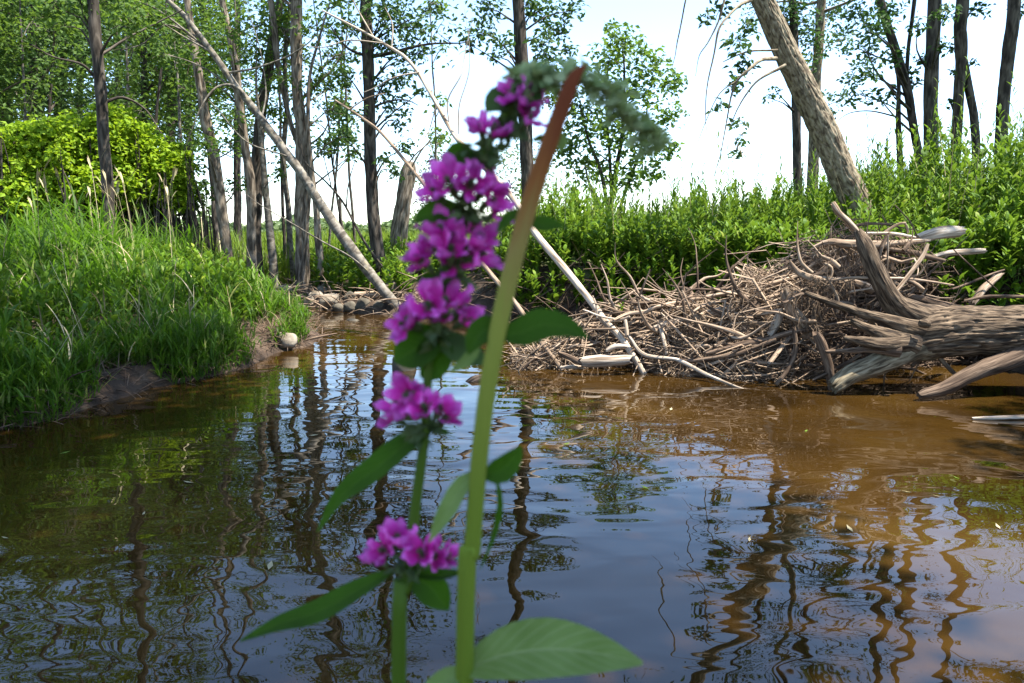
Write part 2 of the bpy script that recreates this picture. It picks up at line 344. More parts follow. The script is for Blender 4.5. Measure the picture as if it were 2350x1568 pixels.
def ground_material():
    m, nt, p = newmat('ground'); L = nt.links
    tc = N(nt, 'ShaderNodeTexCoord'); n1 = N(nt, 'ShaderNodeTexNoise'); n1.inputs['Scale'].default_value = 6; n1.inputs['Detail'].default_value = 9
    L.new(tc.outputs['Object'], n1.inputs['Vector'])
    soil = ramp(nt, [(0.3, (0.02, 0.012, 0.007)), (0.52, (0.05, 0.032, 0.02)), (0.75, (0.11, 0.076, 0.05))]); L.new(n1.outputs['Fac'], soil.inputs[0])
    gr = ramp(nt, [(0.3, (0.03, 0.055, 0.012)), (0.6, (0.07, 0.12, 0.022)), (0.8, (0.13, 0.15, 0.05))]); L.new(n1.outputs['Fac'], gr.inputs[0])
    sp = N(nt, 'ShaderNodeSeparateXYZ'); L.new(tc.outputs['Object'], sp.inputs[0])
    n3 = N(nt, 'ShaderNodeTexNoise'); n3.inputs['Scale'].default_value = 1.5; L.new(tc.outputs['Object'], n3.inputs['Vector'])
    ad = N(nt, 'ShaderNodeMath', operation='ADD'); L.new(sp.outputs['Z'], ad.inputs[0]); L.new(n3.outputs['Fac'], ad.inputs[1])
    mr = N(nt, 'ShaderNodeMapRange'); mr.inputs['From Min'].default_value = 1.05; mr.inputs['From Max'].default_value = 1.4; L.new(ad.outputs[0], mr.inputs[0])
    mx = N(nt, 'ShaderNodeMix', data_type='RGBA'); L.new(mr.outputs[0], mx.inputs[0]); L.new(soil.outputs[0], mx.inputs[6]); L.new(gr.outputs[0], mx.inputs[7])
    L.new(mx.outputs[2], p.inputs['Base Color']); p.inputs['Roughness'].default_value = 0.85; p.inputs['Specular IOR Level'].default_value = 0.25
    n2 = N(nt, 'ShaderNodeTexNoise'); n2.inputs['Scale'].default_value = 25; n2.inputs['Detail'].default_value = 8; L.new(tc.outputs['Object'], n2.inputs['Vector'])
    b = N(nt, 'ShaderNodeBump'); b.inputs['Strength'].default_value = 0.6; b.inputs['Distance'].default_value = 0.04
    L.new(n2.outputs['Fac'], b.inputs['Height']); L.new(b.outputs[0], p.inputs['Normal'])
    return m
def water_material():
    m, nt, p = newmat('creek_water'); L = nt.links
    tc = N(nt, 'ShaderNodeTexCoord')
    def nz(sx, sy, detail, dist, rot=0):
        mp = N(nt, 'ShaderNodeMapping'); mp.inputs['Scale'].default_value = (sx, sy, 1); mp.inputs['Rotation'].default_value = (0, 0, rot)
        L.new(tc.outputs['Object'], mp.inputs[0]); n = N(nt, 'ShaderNodeTexNoise'); n.inputs['Scale'].default_value = 1
        n.inputs['Detail'].default_value = detail; n.inputs['Distortion'].default_value = dist; n.inputs['Roughness'].default_value = 0.35
        L.new(mp.outputs[0], n.inputs['Vector']); return n
    a = nz(1.7, 3.0, 1.0, 0.9, 0.12); b_ = nz(4.0, 8.5, 1.0, 0.6, -0.15); c = nz(1.1, 1.4, 3, 0.5)
    s1 = N(nt, 'ShaderNodeMath', operation='MULTIPLY_ADD'); s1.inputs[1].default_value = 0.22; L.new(b_.outputs['Fac'], s1.inputs[0]); L.new(a.outputs['Fac'], s1.inputs[2])
    bp = N(nt, 'ShaderNodeBump'); bp.inputs['Strength'].default_value = 1.0; bp.inputs['Distance'].default_value = WATER_BUMP; L.new(s1.outputs[0], bp.inputs['Height'])
    r = ramp(nt, [(0.3, (0.012, 0.006, 0.0012)), (0.55, (0.030, 0.015, 0.003)), (0.75, (0.046, 0.025, 0.005))]); L.new(c.outputs['Fac'], r.inputs[0])
    L.new(r.outputs[0], p.inputs['Base Color']); p.inputs['Roughness'].default_value = 0.012; p.inputs['IOR'].default_value = 1.5
    L.new(bp.outputs[0], p.inputs['Normal'])
    return m
WATER_BUMP = 0.0085

# ------------------------------------------------------------------ terrain and creek
left_px = [(0, 990), (130, 968), (230, 928), (330, 895), (450, 876), (560, 846), (620, 812), (690, 797), (745, 776), (705, 757), (660, 742), (645, 715), (610, 700), (580, 690)]
far_px = [(560, 668), (600, 672), (640, 688), (700, 704), (760, 713), (830, 720), (930, 728), (1100, 738), (1300, 745), (1500, 750), (1650, 765)]
shore = [(-3.1, -7), (-3.0, 0.5)] + [tuple(G(x, y)[:2]) for x, y in left_px] + [tuple(G(x, y)[:2]) for x, y in far_px] + \
        [(2.9, 6.6), (3.7, 5.6), (4.1, 4.4), (4.3, 3.0), (4.2, 0), (4.0, -7)]
SH = np.array(shore)
def sdist(xy):
    """distance to the shoreline, negative over water"""
    A = SH; Bq = np.roll(SH, -1, 0); d = np.full(len(xy), 1e9); ins = np.zeros(len(xy), bool)
    for a, b in zip(A, Bq):
        ab = b - a; t = np.clip(((xy - a) @ ab) / (ab @ ab + 1e-12), 0, 1); q = a + t[:, None] * ab
        d = np.minimum(d, np.hypot(*(xy - q).T))
        c = ((a[1] > xy[:, 1]) != (b[1] > xy[:, 1])); xi = a[0] + (xy[:, 1] - a[1]) / (b[1] - a[1] + 1e-12) * ab[0]
        ins ^= c & (xy[:, 0] < xi)
    return np.where(ins, -d, d)
def sm(a, b, x): t = np.clip((x - a) / (b - a), 0, 1); return t * t * (3 - 2 * t)
def height(xy):
    xy = np.atleast_2d(np.asarray(xy, float)); s = sdist(xy); x, y = xy.T; s = s + 0.22 * (fbm(np.stack([x * 2.6, y * 2.6, 0 * x], 1), 25, 3) - 0.44)
    right = sm(-1.0, 0.4, x)
    gentle = 0.15 * sm(0.0, 0.16, s) + 0.16 * sm(0.35, 1.2, s) + 0.12 * sm(0.9, 3.2, s) + 0.1 * sm(4.5, 8, s)
    cut = 0.62 * sm(0.0, 0.35, s) + 0.18 * sm(0.4, 2.0, s) + 0.25 * sm(2.2, 5.0, x) * sm(0.2, 1.6, s)
    h = gentle * (1 - right) + cut * right
    far = sm(14, 60, np.hypot(x, y)); h = h + far * 0.15
    n = fbm(np.stack([x * 1.2, y * 1.2, 0 * x], 1), 5, 4) - 0.47
    nf = fbm(np.stack([x * 6, y * 6, 0 * x], 1), 15, 3) - 0.44
    h = h + (n * 0.25 + nf * 0.06) * sm(0.02, 0.6, s)
    return np.where(s < 0, -0.5 * sm(0, 0.8, -s) - 0.01, h)
def H1(x, y): return float(height([(x, y)])[0])
def grid(lo, hi, step, far):
    c = list(np.arange(lo, hi, step)); d = step; a = lo; b = hi; left = []; rt = []
    while b < far: rt.append(b); d *= 1.25; b += d
    d = step
    while a > -far: d *= 1.25; a -= d; left.append(a)
    return np.array(left[::-1] + c + rt)
gx = grid(-7, 7.5, 0.09, 900); gy = grid(-1, 15, 0.09, 900)
XX, YY = np.meshgrid(gx, gy); xy = np.stack([XX.ravel(), YY.ravel()], 1); hz = height(xy)
nx, ny = len(gx), len(gy); i = np.arange(ny - 1)[:, None] * nx; j = np.arange(nx - 1)[None]
mb = MB(); mb.add(np.column_stack([xy, hz]), np.stack(np.broadcast_arrays(i + j, i + j + 1, i + j + nx + 1, i + j + nx), -1).reshape(-1, 4))
ground = mb.build('ground', ground_material()); tag(ground, kind='structure')
mb = MB(); mb.add([(-12, -8, 0), (8, -8, 0), (8, 14, 0), (-12, 14, 0)], [[0, 1, 2, 3]])
water = mb.build('creek_water', water_material(), smooth=False); tag(water, kind='structure')

# ------------------------------------------------------------------ trees
def spray_points(c, r, n, rng=RNG, flat=0.8):
    p = rng.normal(0, 0.5, (n, 3)); p = p / np.maximum(1, np.linalg.norm(p, axis=1) / 1.1)[:, None]
    p[:, 2] *= flat
    return np.asarray(c) + p * r
def limb(mbk, mbl, start, r0, length, az, elev, lsize, nleaf, rng, droop=0.5, aspect=0.5):
    """a side limb with twigs and leaves on them"""
    n = 5; pts = [np.append(start, r0)]; p = np.array(start, float); e = elev
    for k in range(n):
        e2 = e - droop * (k / n); d = np.array([math.cos(az) * math.cos(e2), math.sin(az) * math.cos(e2), math.sin(e2)])
        p = p + d * length / n + rng.normal(0, 0.04 * length, 3); az += rng.normal(0, 0.15); pts.append(np.append(p, r0 * (1 - (k + 1) / (n + 0.4))))
    tube(mbk, pts, 5, 0.3, cap=False)
    q = np.array(pts)[:, :3]; nt = max(3, int(length * 3)); C = []
    for t in range(nt):
        u = rng.uniform(0.35, 1.0) * n; a = int(min(u, n - 1e-6)); b = q[a] + (q[min(a + 1, n)] - q[a]) * (u - a)
        d = unit(rng.normal(0, 1, 3) + np.array([0, 0, -0.1])); l = rng.uniform(0.25, 0.7) * min(1, length * 0.5)
        tube(mbk, [np.append(b, r0 * 0.22), np.append(b + d * l * 0.5 + rng.normal(0, 0.03, 3), r0 * 0.15), np.append(b + d * l + np.array([0, 0, -0.1 * l]), 0.002)], 3, 0.3, cap=False)
        m = max(2, nleaf // nt); tt = rng.uniform(0.2, 1.1, m)[:, None]; C.append(b + d * l * tt + rng.normal(0, 0.12 * min(1.5, length), (m, 3)))
    leaves(mbl, np.concatenate(C), lsize, aspect, rng=rng)

def tree(name, label, trunk, top_z, mat, leafmat='leaf_wood', sprays=(), limbs=10, limb_z=3.5, limb_len=2.0, nleaf=220, lsize=0.085,
         group=None, cat='tree', branches=(), stems=(), spray_n=0.095, flare=1.35, seed=0, hi=False, attach=True, base=None, ws=1.0, sides=14, rough=0.16, aspect=0.5):
    rng = np.random.default_rng(100 + seed)
    trunk = [(a, b, c, d * ws) for a, b, c, d in trunk]; stems = [[(a, b, c, d * ws) for a, b, c, d in st] for st in stems]
    pts = px_tube_pts(trunk, None)
    b0 = pts[0].copy(); gz = H1(b0[0], b0[1])
    # run the trunk on down into the ground and on up past the frame
    if b0[2] > gz: pts = [np.array([b0[0] - (pts[1][0] - b0[0]) * 0.1, b0[1], gz - 0.1, b0[3] * flare])] + pts
    else: pts[0][3] *= flare
    root = thing(name, label, cat, (pts[0][0], pts[0][1], gz), group)
    lastp, prevp = pts[-1], pts[-2]
    if top_z and top_z > lastp[2]:
        d = (lastp - prevp)[:3]; d = d / max(d[2], 0.2); p = lastp.copy(); nseg = 4; hz_ = (top_z - p[2]) / nseg
        for k in range(nseg):
            d = d * np.array([0.85, 0.85, 1]) + np.append(rng.normal(0, 0.06, 2), 0)
            p = np.append(p[:3] + d * hz_, lastp[3] * (1 - 0.8 * (k + 1) / nseg)); pts.append(p)
    mb = MB()
    if hi:
        tube(mb, pts, 140, 0.012, rough=0.05, seed=seed, disp=ridges(0.015, 26, 8, seed), cap=True)
    else: tube(mb, pts, sides, 0.08, rough=rough, wob=0.012, seed=seed)
    tr = mb.build('trunk', M[mat], root)
    for st in stems:
        q = px_tube_pts(st, None)
        if st[0][1] > 380:   # a stem that stands on the ground of its own
            g2 = H1(q[0][0], q[0][1])
            if q[0][2] > g2: q = [np.array([q[0][0] * 0.7 + pts[0][0] * 0.3, q[0][1], g2 - 0.1, q[0][3] * 1.2])] + q
        mb = MB(); tube(mb, q, 10, 0.08, rough=rough, wob=0.012, seed=seed + 3); mb.build('stem', M[mat], root)
    for bi, br in enumerate(branches):
        mb = MB(); tube(mb, px_tube_pts(br, None), 6, 0.05, rough=0.2, wob=0.02, seed=seed + bi, cap=True); mb.build('branch', M[mat], root)
    mk, ml = MB(), MB()
    S = spline(pts, 0.15)
    for (x, y, r) in sprays:
        d = trunk[-1][2] + rng.normal(0, 0.5) * 0.8
        c = P(x, y, d); rw = r / F * d
        k = np.argmin(np.abs(S[:, 2] - (c[2] - 0.25 - 0.25 * np.hypot(*(S[:, :2] - c[:2]).T)))); a = S[k]
        mid = (a[:3] + c) / 2 if attach else c + np.array([0.05, 0, 0.2]); mid = mid + np.array([0, 0, 0.08]) + rng.normal(0, 0.05, 3)
        if attach: tube(mk, [np.append(a[:3], min(0.02, a[3] * 0.4)), np.append(mid, 0.010), np.append(c, 0.004)], 5, 0.12, cap=False, wob=0.02, seed=seed)
        for t in range(4):
            e = c + rng.normal(0, 0.55, 3) * rw
            tube(mk, [np.append(mid * 0.3 + c * 0.7, 0.005), np.append((c + e) / 2 + rng.normal(0, 0.02, 3), 0.004), np.append(e, 0.0015)], 3, 0.12, cap=False)
        leaves(ml, spray_points(c, rw, max(6, int(spray_n * r * r))), lsize, aspect, rng=rng)
    for k in range(limbs):
        z = rng.uniform(limb_z, top_z * 0.98); i = np.argmin(np.abs(S[:, 2] - z)); L = limb_len * rng.uniform(0.6, 1.2) * (1 - 0.45 * (z - limb_z) / max(0.1, top_z - limb_z))
        limb(mk, ml, S[i, :3], max(0.008, S[i, 3] * 0.4), L, rng.uniform(0, 2 * np.pi), rng.uniform(0.1, 0.9), lsize, nleaf, rng, aspect=aspect)
    if mk.n: tag(mk.build('limb_growth', M[mat], root), kind='stuff')
    if ml.n: ml.build('crown', M[leafmat], root, smooth=False)
    return root
def ridges(amp, nu, nv, seed):
    """interlacing furrowed bark: depth as a function of angle and length"""
    def f(th, arc, rr):
        t, a = np.broadcast_arrays(th, arc)
        q = np.stack([np.cos(t) * 1.2, np.sin(t) * 1.2, a * 3], -1); w = vnoise(q, seed) - 0.5
        k = t * nu / (2 * np.pi) * 1.0
        def per(kk, aa, sd):   # periodic in angle by blending
            u = np.stack([np.cos(t) * nu / 5.2, np.sin(t) * nu / 5.2, aa], -1); return vnoise(u, sd)
        n1 = np.abs(per(k, a * nv + w * 1.5, seed + 1) - 0.5) * 2; n2 = np.abs(per(k, a * nv * 2.1 + 7 + w, seed + 2) - 0.5) * 2
        n3 = vnoise(np.stack([np.cos(t) * nu, np.sin(t) * nu, a * nv * 3], -1), seed + 3)
        v = np.minimum(1, n1 * 3.2) * 0.65 + np.minimum(1, n2 * 3.0) * 0.3 + n3 * 0.25
        return amp * (v - 0.6)
    return f

Gw = 'trees standing along the far bank'
tree('young_tree', 'dark slim trunk standing alone in the tall grass in front of the sunlit thicket', [(246, 575, 8.6, 26), (247, 450, 8.6, 25), (237, 300, 8.6, 24), (223, 110, 8.6, 24), (214, 0, 8.6, 22)], 8.5, 'bark_dark',
     sprays=[(150, 60, 30), (300, 50, 40), (120, 20, 40), (190, 10, 30)], limbs=3, limb_z=7.4, limb_len=1.2, seed=1,
     branches=[[(226, 190, 8.6, 8), (190, 150, 8.5, 6), (120, 130, 8.4, 4), (70, 100, 8.3, 2)], [(240, 235, 8.6, 7), (280, 222, 8.7, 6), (330, 250, 8.8, 4), (370, 305, 8.8, 2)], [(232, 120, 8.6, 7), (280, 95, 8.8, 5), (350, 60, 9, 4), (420, 25, 9, 2)]])
tree('young_tree', 'pale grey trunk bending left, first one right of the thicket', [(518, 560, 11, 25), (497, 400, 11, 24), (478, 300, 11, 24), (462, 210, 11, 20), (445, 110, 11, 18), (430, 0, 11, 14)], 8, 'bark_grey',
     sprays=[(480, 120, 50), (430, 150, 50), (400, 60, 60), (470, 330, 40), (440, 380, 30), (500, 440, 28), (540, 420, 25), (530, 330, 32)], limbs=4, limb_z=6.5, limb_len=1.3, seed=2, group=Gw)
tree('young_tree', 'trunk with a lit left side rising beside the darker twin trunk', [(578, 580, 11.2, 22), (576, 430, 11.2, 20), (562, 330, 11.2, 18), (545, 200, 11.2, 18), (530, 90, 11.2, 15), (508, 0, 11.2, 13)], 8, 'bark_grey',
     sprays=[(530, 60, 45), (560, 130, 40), (500, 200, 50), (580, 250, 30), (520, 270, 32), (600, 60, 40)], limbs=4, limb_z=6.5, limb_len=1.3, seed=3, group=Gw)
tree('young_tree', 'dark trunk leaning right, close behind the trunk with the lit left side', [(588, 560, 12, 24), (588, 430, 12, 28), (594, 300, 12, 24), (612, 180, 12, 22), (628, 80, 12, 20), (645, 0, 12, 16)], 8.5, 'bark_dark',
     sprays=[(650, 40, 35), (600, 120, 35), (640, 130, 28), (570, 310, 25), (630, 250, 25)], limbs=5, limb_z=6, limb_len=1.5, seed=4, group=Gw)
tree('young_tree', 'short thin pale-footed trunk leaning left at the stony shore', [(630, 632, 11.4, 20), (618, 520, 11.4, 17), (606, 400, 11.4, 14), (598, 300, 11.4, 10), (590, 230, 11.4, 6)], 4.2, 'bark_smooth',
     sprays=[(600, 250, 30), (580, 420, 24), (640, 400, 22), (620, 190, 26)], limbs=0, seed=5, group=Gw)
tree('young_tree', 'thin wavy trunk with pale lower half between two thicker trunks', [(668, 620, 12.2, 16), (664, 500, 12.2, 13), (652, 370, 12.2, 11), (658, 250, 12.2, 10), (655, 120, 12.2, 9), (668, 0, 12.2, 8)], 7, 'bark_smooth',
     sprays=[(670, 40, 30), (640, 260, 22), (640, 340, 20)], limbs=5, seed=6, group=Gw)
tree('old_tree', 'thickest ragged trunk of the far bank with hanging strips of bark', [(694, 640, 11.6, 34), (692, 520, 11.6, 30), (693, 400, 11.6, 30), (690, 290, 11.6, 26), (681, 180, 11.6, 22), (680, 80, 11.6, 26), (680, 0, 11.6, 24)], 9.5, 'bark_grey',
     sprays=[(720, 60, 45), (700, 130, 35), (740, 330, 30), (720, 200, 28), (650, 180, 26), (645, 60, 30)], limbs=12, seed=7, group=Gw, rough=0.3,
     stems=[[(690, 350, 11.6, 10), (662, 260, 11.6, 11), (640, 170, 11.6, 12), (632, 90, 11.6, 14), (620, 0, 11.6, 14)], [(700, 560, 11.5, 10), (712, 420, 11.5, 8), (706, 300, 11.5, 6), (716, 180, 11.5, 4)]],
     branches=[[(690, 230, 11.6, 8), (730, 190, 11.6, 6), (770, 150, 11.6, 4), (810, 60, 11.6, 2)], [(697, 340, 11.6, 6), (745, 300, 11.5, 4), (770, 230, 11.5, 2)]])
tree('young_tree', 'slim trunk right beside the thickest ragged trunk', [(738, 622, 11.3, 20), (728, 520, 11.3, 16), (716, 400, 11.3, 12), (706, 290, 11.3, 9), (712, 180, 11.3, 7)], 5, 'bark_grey',
     sprays=[(770, 250, 30), (790, 310, 26), (760, 200, 35), (810, 350, 22)], limbs=2, limb_len=1.2, seed=8, group=Gw)
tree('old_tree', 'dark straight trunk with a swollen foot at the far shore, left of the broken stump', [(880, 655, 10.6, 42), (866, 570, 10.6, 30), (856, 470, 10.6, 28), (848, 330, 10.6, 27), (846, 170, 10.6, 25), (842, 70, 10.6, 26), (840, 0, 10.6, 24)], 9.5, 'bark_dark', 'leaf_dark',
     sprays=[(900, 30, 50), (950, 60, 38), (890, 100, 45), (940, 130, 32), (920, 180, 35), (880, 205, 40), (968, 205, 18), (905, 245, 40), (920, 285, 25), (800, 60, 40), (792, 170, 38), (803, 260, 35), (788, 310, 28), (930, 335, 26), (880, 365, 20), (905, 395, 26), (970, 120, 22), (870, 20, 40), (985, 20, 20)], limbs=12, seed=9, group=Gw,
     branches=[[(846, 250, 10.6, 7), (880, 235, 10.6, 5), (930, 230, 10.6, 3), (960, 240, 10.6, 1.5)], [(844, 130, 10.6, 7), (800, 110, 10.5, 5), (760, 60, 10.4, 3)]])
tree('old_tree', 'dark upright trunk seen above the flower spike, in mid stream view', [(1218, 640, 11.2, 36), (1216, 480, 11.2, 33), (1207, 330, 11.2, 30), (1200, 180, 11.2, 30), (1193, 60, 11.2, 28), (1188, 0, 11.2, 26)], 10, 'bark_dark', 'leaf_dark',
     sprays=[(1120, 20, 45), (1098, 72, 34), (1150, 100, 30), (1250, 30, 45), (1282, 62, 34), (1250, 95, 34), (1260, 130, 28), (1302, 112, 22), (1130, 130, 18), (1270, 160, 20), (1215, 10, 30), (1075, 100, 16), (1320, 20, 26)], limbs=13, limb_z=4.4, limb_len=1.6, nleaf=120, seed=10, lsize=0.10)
# leaning sapling trunk
lean = tree('leaning_tree', 'long smooth grey trunk leaning far left out of the stony shore', [(928, 722, 9.3, 26), (868, 650, 9.3, 28), (785, 540, 9.4, 28), (690, 400, 9.5, 24), (600, 272, 9.6, 20), (530, 180, 9.6, 17), (430, 45, 9.6, 13), (385, 0, 9.6, 11)], 5.6, 'bark_smooth',
     sprays=[(340, 30, 40), (300, 20, 40), (400, 60, 30), (370, 120, 28)], limbs=5, limb_z=4.2, limb_len=1.2, seed=11, ws=0.86, flare=1.1,
     branches=[[(572, 235, 9.6, 6), (545, 200, 9.5, 6), (510, 192, 9.5, 5), (480, 215, 9.4, 4), (440, 300, 9.3, 2.5), (420, 350, 9.3, 1)],
               [(520, 170, 9.6, 5), (600, 155, 9.5, 4), (700, 105, 9.5, 3), (740, 60, 9.5, 1.5)],
               [(455, 85, 9.6, 5), (380, 60, 9.5, 4), (330, 100, 9.4, 3), (280, 115, 9.4, 2)],
               [(660, 360, 9.5, 4), (560, 320, 9.4, 3), (480, 230, 9.4, 2)], [(870, 645, 9.3, 4), (800, 590, 9.2, 4), (700, 530, 9.2, 3), (600, 470, 9.2, 2), (560, 440, 9.2, 1)],
               [(600, 272, 9.6, 4), (612, 200, 9.7, 3), (590, 90, 9.8, 2), (560, 0, 9.9, 1)], [(470, 105, 9.6, 5), (350, 15, 9.4, 4), (250, -10, 9.3, 3)]])
tree('broken_stump', 'grey-brown broken dead trunk leaning right, with a jagged top', [(905, 615, 12.5, 42), (918, 520, 12.5, 42), (928, 450, 12.5, 38), (938, 392, 12.5, 34), (941, 372, 12.5, 20)], 0, 'bark_grey', limbs=0, seed=12, rough=0.35, cat='tree stump',
     branches=[[(938, 400, 12.4, 5), (965, 350, 12.4, 4), (990, 320, 12.4, 2)]])
# right-hand trees
tree('leaning_tree', 'thick pale furrowed trunk leaning left out of the weeds, the biggest on the right', [(1968, 480, 8.2, 78), (1930, 395, 8.2, 75), (1893, 305, 8.2, 72), (1850, 215, 8.2, 68), (1802, 115, 8.2, 62), (1755, 10, 8.2, 56), (1700, -110, 8.2, 50)], 6.8, 'bark_ash', 'leaf_dark',
     sprays=[(1690, 100, 28), (1702, 150, 26), (1690, 192, 26), (1652, 242, 20), (1692, 282, 20), (1700, 322, 18), (1692, 352, 16), (1620, 40, 18), (1655, 20, 20), (1720, 60, 26)], limbs=6, limb_z=5.0, limb_len=1.6, nleaf=110, seed=13, ws=0.78, flare=1.0, hi=True, attach=False, spray_n=0.075,
     branches=[[(1722, 0, 8.0, 9), (1698, 11, 7.9, 7), (1672, 38, 7.8, 6), (1649, 68, 7.7, 5), (1638, 121, 7.7, 4), (1623, 196, 7.7, 3), (1619, 264, 7.7, 2), (1621, 302, 7.7, 1)],
               [(1680, -30, 8, 6), (1664, 0, 7.9, 5), (1649, 49, 7.9, 4), (1623, 102, 7.9, 3), (1604, 132, 7.9, 2), (1596, 178, 7.9, 1)],
               [(1785, 136, 8.0, 10), (1747, 140, 7.9, 8), (1717, 162, 7.8, 7), (1691, 185, 7.8, 6), (1679, 212, 7.8, 5), (1668, 272, 7.8, 3.5), (1653, 355, 7.8, 2.5), (1645, 381, 7.8, 2), (1638, 415, 7.8, 1)],
               [(1800, 152, 8.0, 8), (1747, 181, 7.9, 5), (1717, 215, 7.9, 4), (1691, 257, 7.9, 3), (1672, 302, 7.9, 1)],
               [(1690, -130, 8, 7), (1600, -60, 7.6, 5), (1574, 0, 7.5, 4), (1552, 98, 7.5, 3), (1548, 128, 7.5, 2), (1537, 170, 7.5, 1)],
               [(1690, 185, 7.8, 3), (1650, 215, 7.8, 2.5), (1620, 275, 7.8, 2), (1600, 340, 7.8, 1)], [(1785, 115, 8.0, 5), (1720, 120, 8, 4), (1660, 145, 8, 2)]])
Gr = 'trunks standing on the right bank'
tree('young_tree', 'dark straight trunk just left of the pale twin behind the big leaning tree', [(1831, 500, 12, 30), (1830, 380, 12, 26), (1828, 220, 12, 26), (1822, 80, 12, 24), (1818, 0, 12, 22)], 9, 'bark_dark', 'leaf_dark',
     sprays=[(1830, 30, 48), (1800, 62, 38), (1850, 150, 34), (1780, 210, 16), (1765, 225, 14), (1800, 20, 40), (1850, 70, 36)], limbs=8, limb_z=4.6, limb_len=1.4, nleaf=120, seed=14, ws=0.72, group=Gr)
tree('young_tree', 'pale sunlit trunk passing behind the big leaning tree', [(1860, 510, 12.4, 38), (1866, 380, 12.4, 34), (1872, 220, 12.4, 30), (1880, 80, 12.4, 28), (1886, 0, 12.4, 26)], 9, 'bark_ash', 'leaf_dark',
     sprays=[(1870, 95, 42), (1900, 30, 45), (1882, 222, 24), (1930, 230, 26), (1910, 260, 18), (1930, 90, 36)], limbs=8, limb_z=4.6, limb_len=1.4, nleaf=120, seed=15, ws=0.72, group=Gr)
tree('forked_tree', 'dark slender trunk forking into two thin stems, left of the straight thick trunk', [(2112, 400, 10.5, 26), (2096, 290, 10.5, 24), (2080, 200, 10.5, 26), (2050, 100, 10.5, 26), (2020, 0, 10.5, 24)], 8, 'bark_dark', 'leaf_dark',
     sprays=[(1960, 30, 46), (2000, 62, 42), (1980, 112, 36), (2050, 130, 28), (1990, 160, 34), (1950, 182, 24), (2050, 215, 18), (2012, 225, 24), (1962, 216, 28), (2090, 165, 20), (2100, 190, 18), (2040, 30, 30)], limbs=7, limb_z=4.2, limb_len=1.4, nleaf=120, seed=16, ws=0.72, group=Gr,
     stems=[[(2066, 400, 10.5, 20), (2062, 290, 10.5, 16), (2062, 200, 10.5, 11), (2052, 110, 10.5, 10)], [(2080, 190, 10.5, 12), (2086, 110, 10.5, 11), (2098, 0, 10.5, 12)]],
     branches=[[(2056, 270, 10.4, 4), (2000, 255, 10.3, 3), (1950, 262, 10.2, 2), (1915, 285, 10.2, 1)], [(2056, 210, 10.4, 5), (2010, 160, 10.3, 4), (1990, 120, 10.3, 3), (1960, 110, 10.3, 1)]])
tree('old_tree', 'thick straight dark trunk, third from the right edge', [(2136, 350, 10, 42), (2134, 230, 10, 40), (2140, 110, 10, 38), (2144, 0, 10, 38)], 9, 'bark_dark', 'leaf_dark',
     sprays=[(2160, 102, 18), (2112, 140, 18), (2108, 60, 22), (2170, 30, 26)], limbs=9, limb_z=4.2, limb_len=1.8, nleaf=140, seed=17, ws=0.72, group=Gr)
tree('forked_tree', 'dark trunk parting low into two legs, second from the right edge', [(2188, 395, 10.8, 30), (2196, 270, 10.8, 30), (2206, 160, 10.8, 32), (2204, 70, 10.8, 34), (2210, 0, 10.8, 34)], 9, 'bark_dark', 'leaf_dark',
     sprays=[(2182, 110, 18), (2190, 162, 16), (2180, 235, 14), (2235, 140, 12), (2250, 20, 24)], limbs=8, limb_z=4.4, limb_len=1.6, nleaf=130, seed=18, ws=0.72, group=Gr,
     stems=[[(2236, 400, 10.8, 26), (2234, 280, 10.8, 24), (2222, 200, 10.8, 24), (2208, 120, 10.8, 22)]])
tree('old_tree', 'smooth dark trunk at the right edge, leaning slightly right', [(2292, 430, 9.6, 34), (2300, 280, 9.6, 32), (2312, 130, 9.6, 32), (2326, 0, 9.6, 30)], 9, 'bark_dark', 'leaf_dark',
     sprays=[(2340, 20, 20)], limbs=9, limb_z=4.2, limb_len=1.8, nleaf=140, seed=19, ws=0.8, group=Gr)
# small many-stemmed tree behind the weeds
tree('small_tree', 'bushy many-stemmed tree behind the weeds in the middle of the field edge', [(1400, 490, 17, 12), (1412, 400, 17, 10), (1428, 300, 17, 8), (1432, 180, 17, 5), (1430, 90, 17, 2)], 0, 'bark_dark', 'leaf_wood', cat='tree',
     sprays=[(1432, 100, 44), (1400, 135, 48), (1490, 152, 48), (1540, 192, 36), (1362, 192, 46), (1450, 215, 56), (1530, 262, 40), (1335, 262, 56), (1405, 300, 64), (1482, 332, 54), (1300, 330, 54), (1352, 385, 56), (1450, 400, 44), (1540, 345, 26), (1275, 225, 40), (1310, 175, 34), (1500, 395, 26), (1400, 60, 18)], limbs=0, seed=20, lsize=0.16, spray_n=0.105,
     stems=[[(1395, 490, 17, 9), (1380, 400, 17, 8), (1350, 320, 17, 6), (1330, 240, 17, 3)], [(1420, 490, 17, 8), (1450, 400, 17, 7), (1475, 320, 17, 5), (1490, 200, 17, 2)], [(1405, 490, 17, 8), (1400, 380, 17, 7), (1392, 250, 17, 5), (1395, 140, 17, 2)], [(1372, 470, 16.8, 16), (1366, 452, 16.8, 14), (1352, 420, 16.8, 6), (1342, 380, 16.8, 4)]])
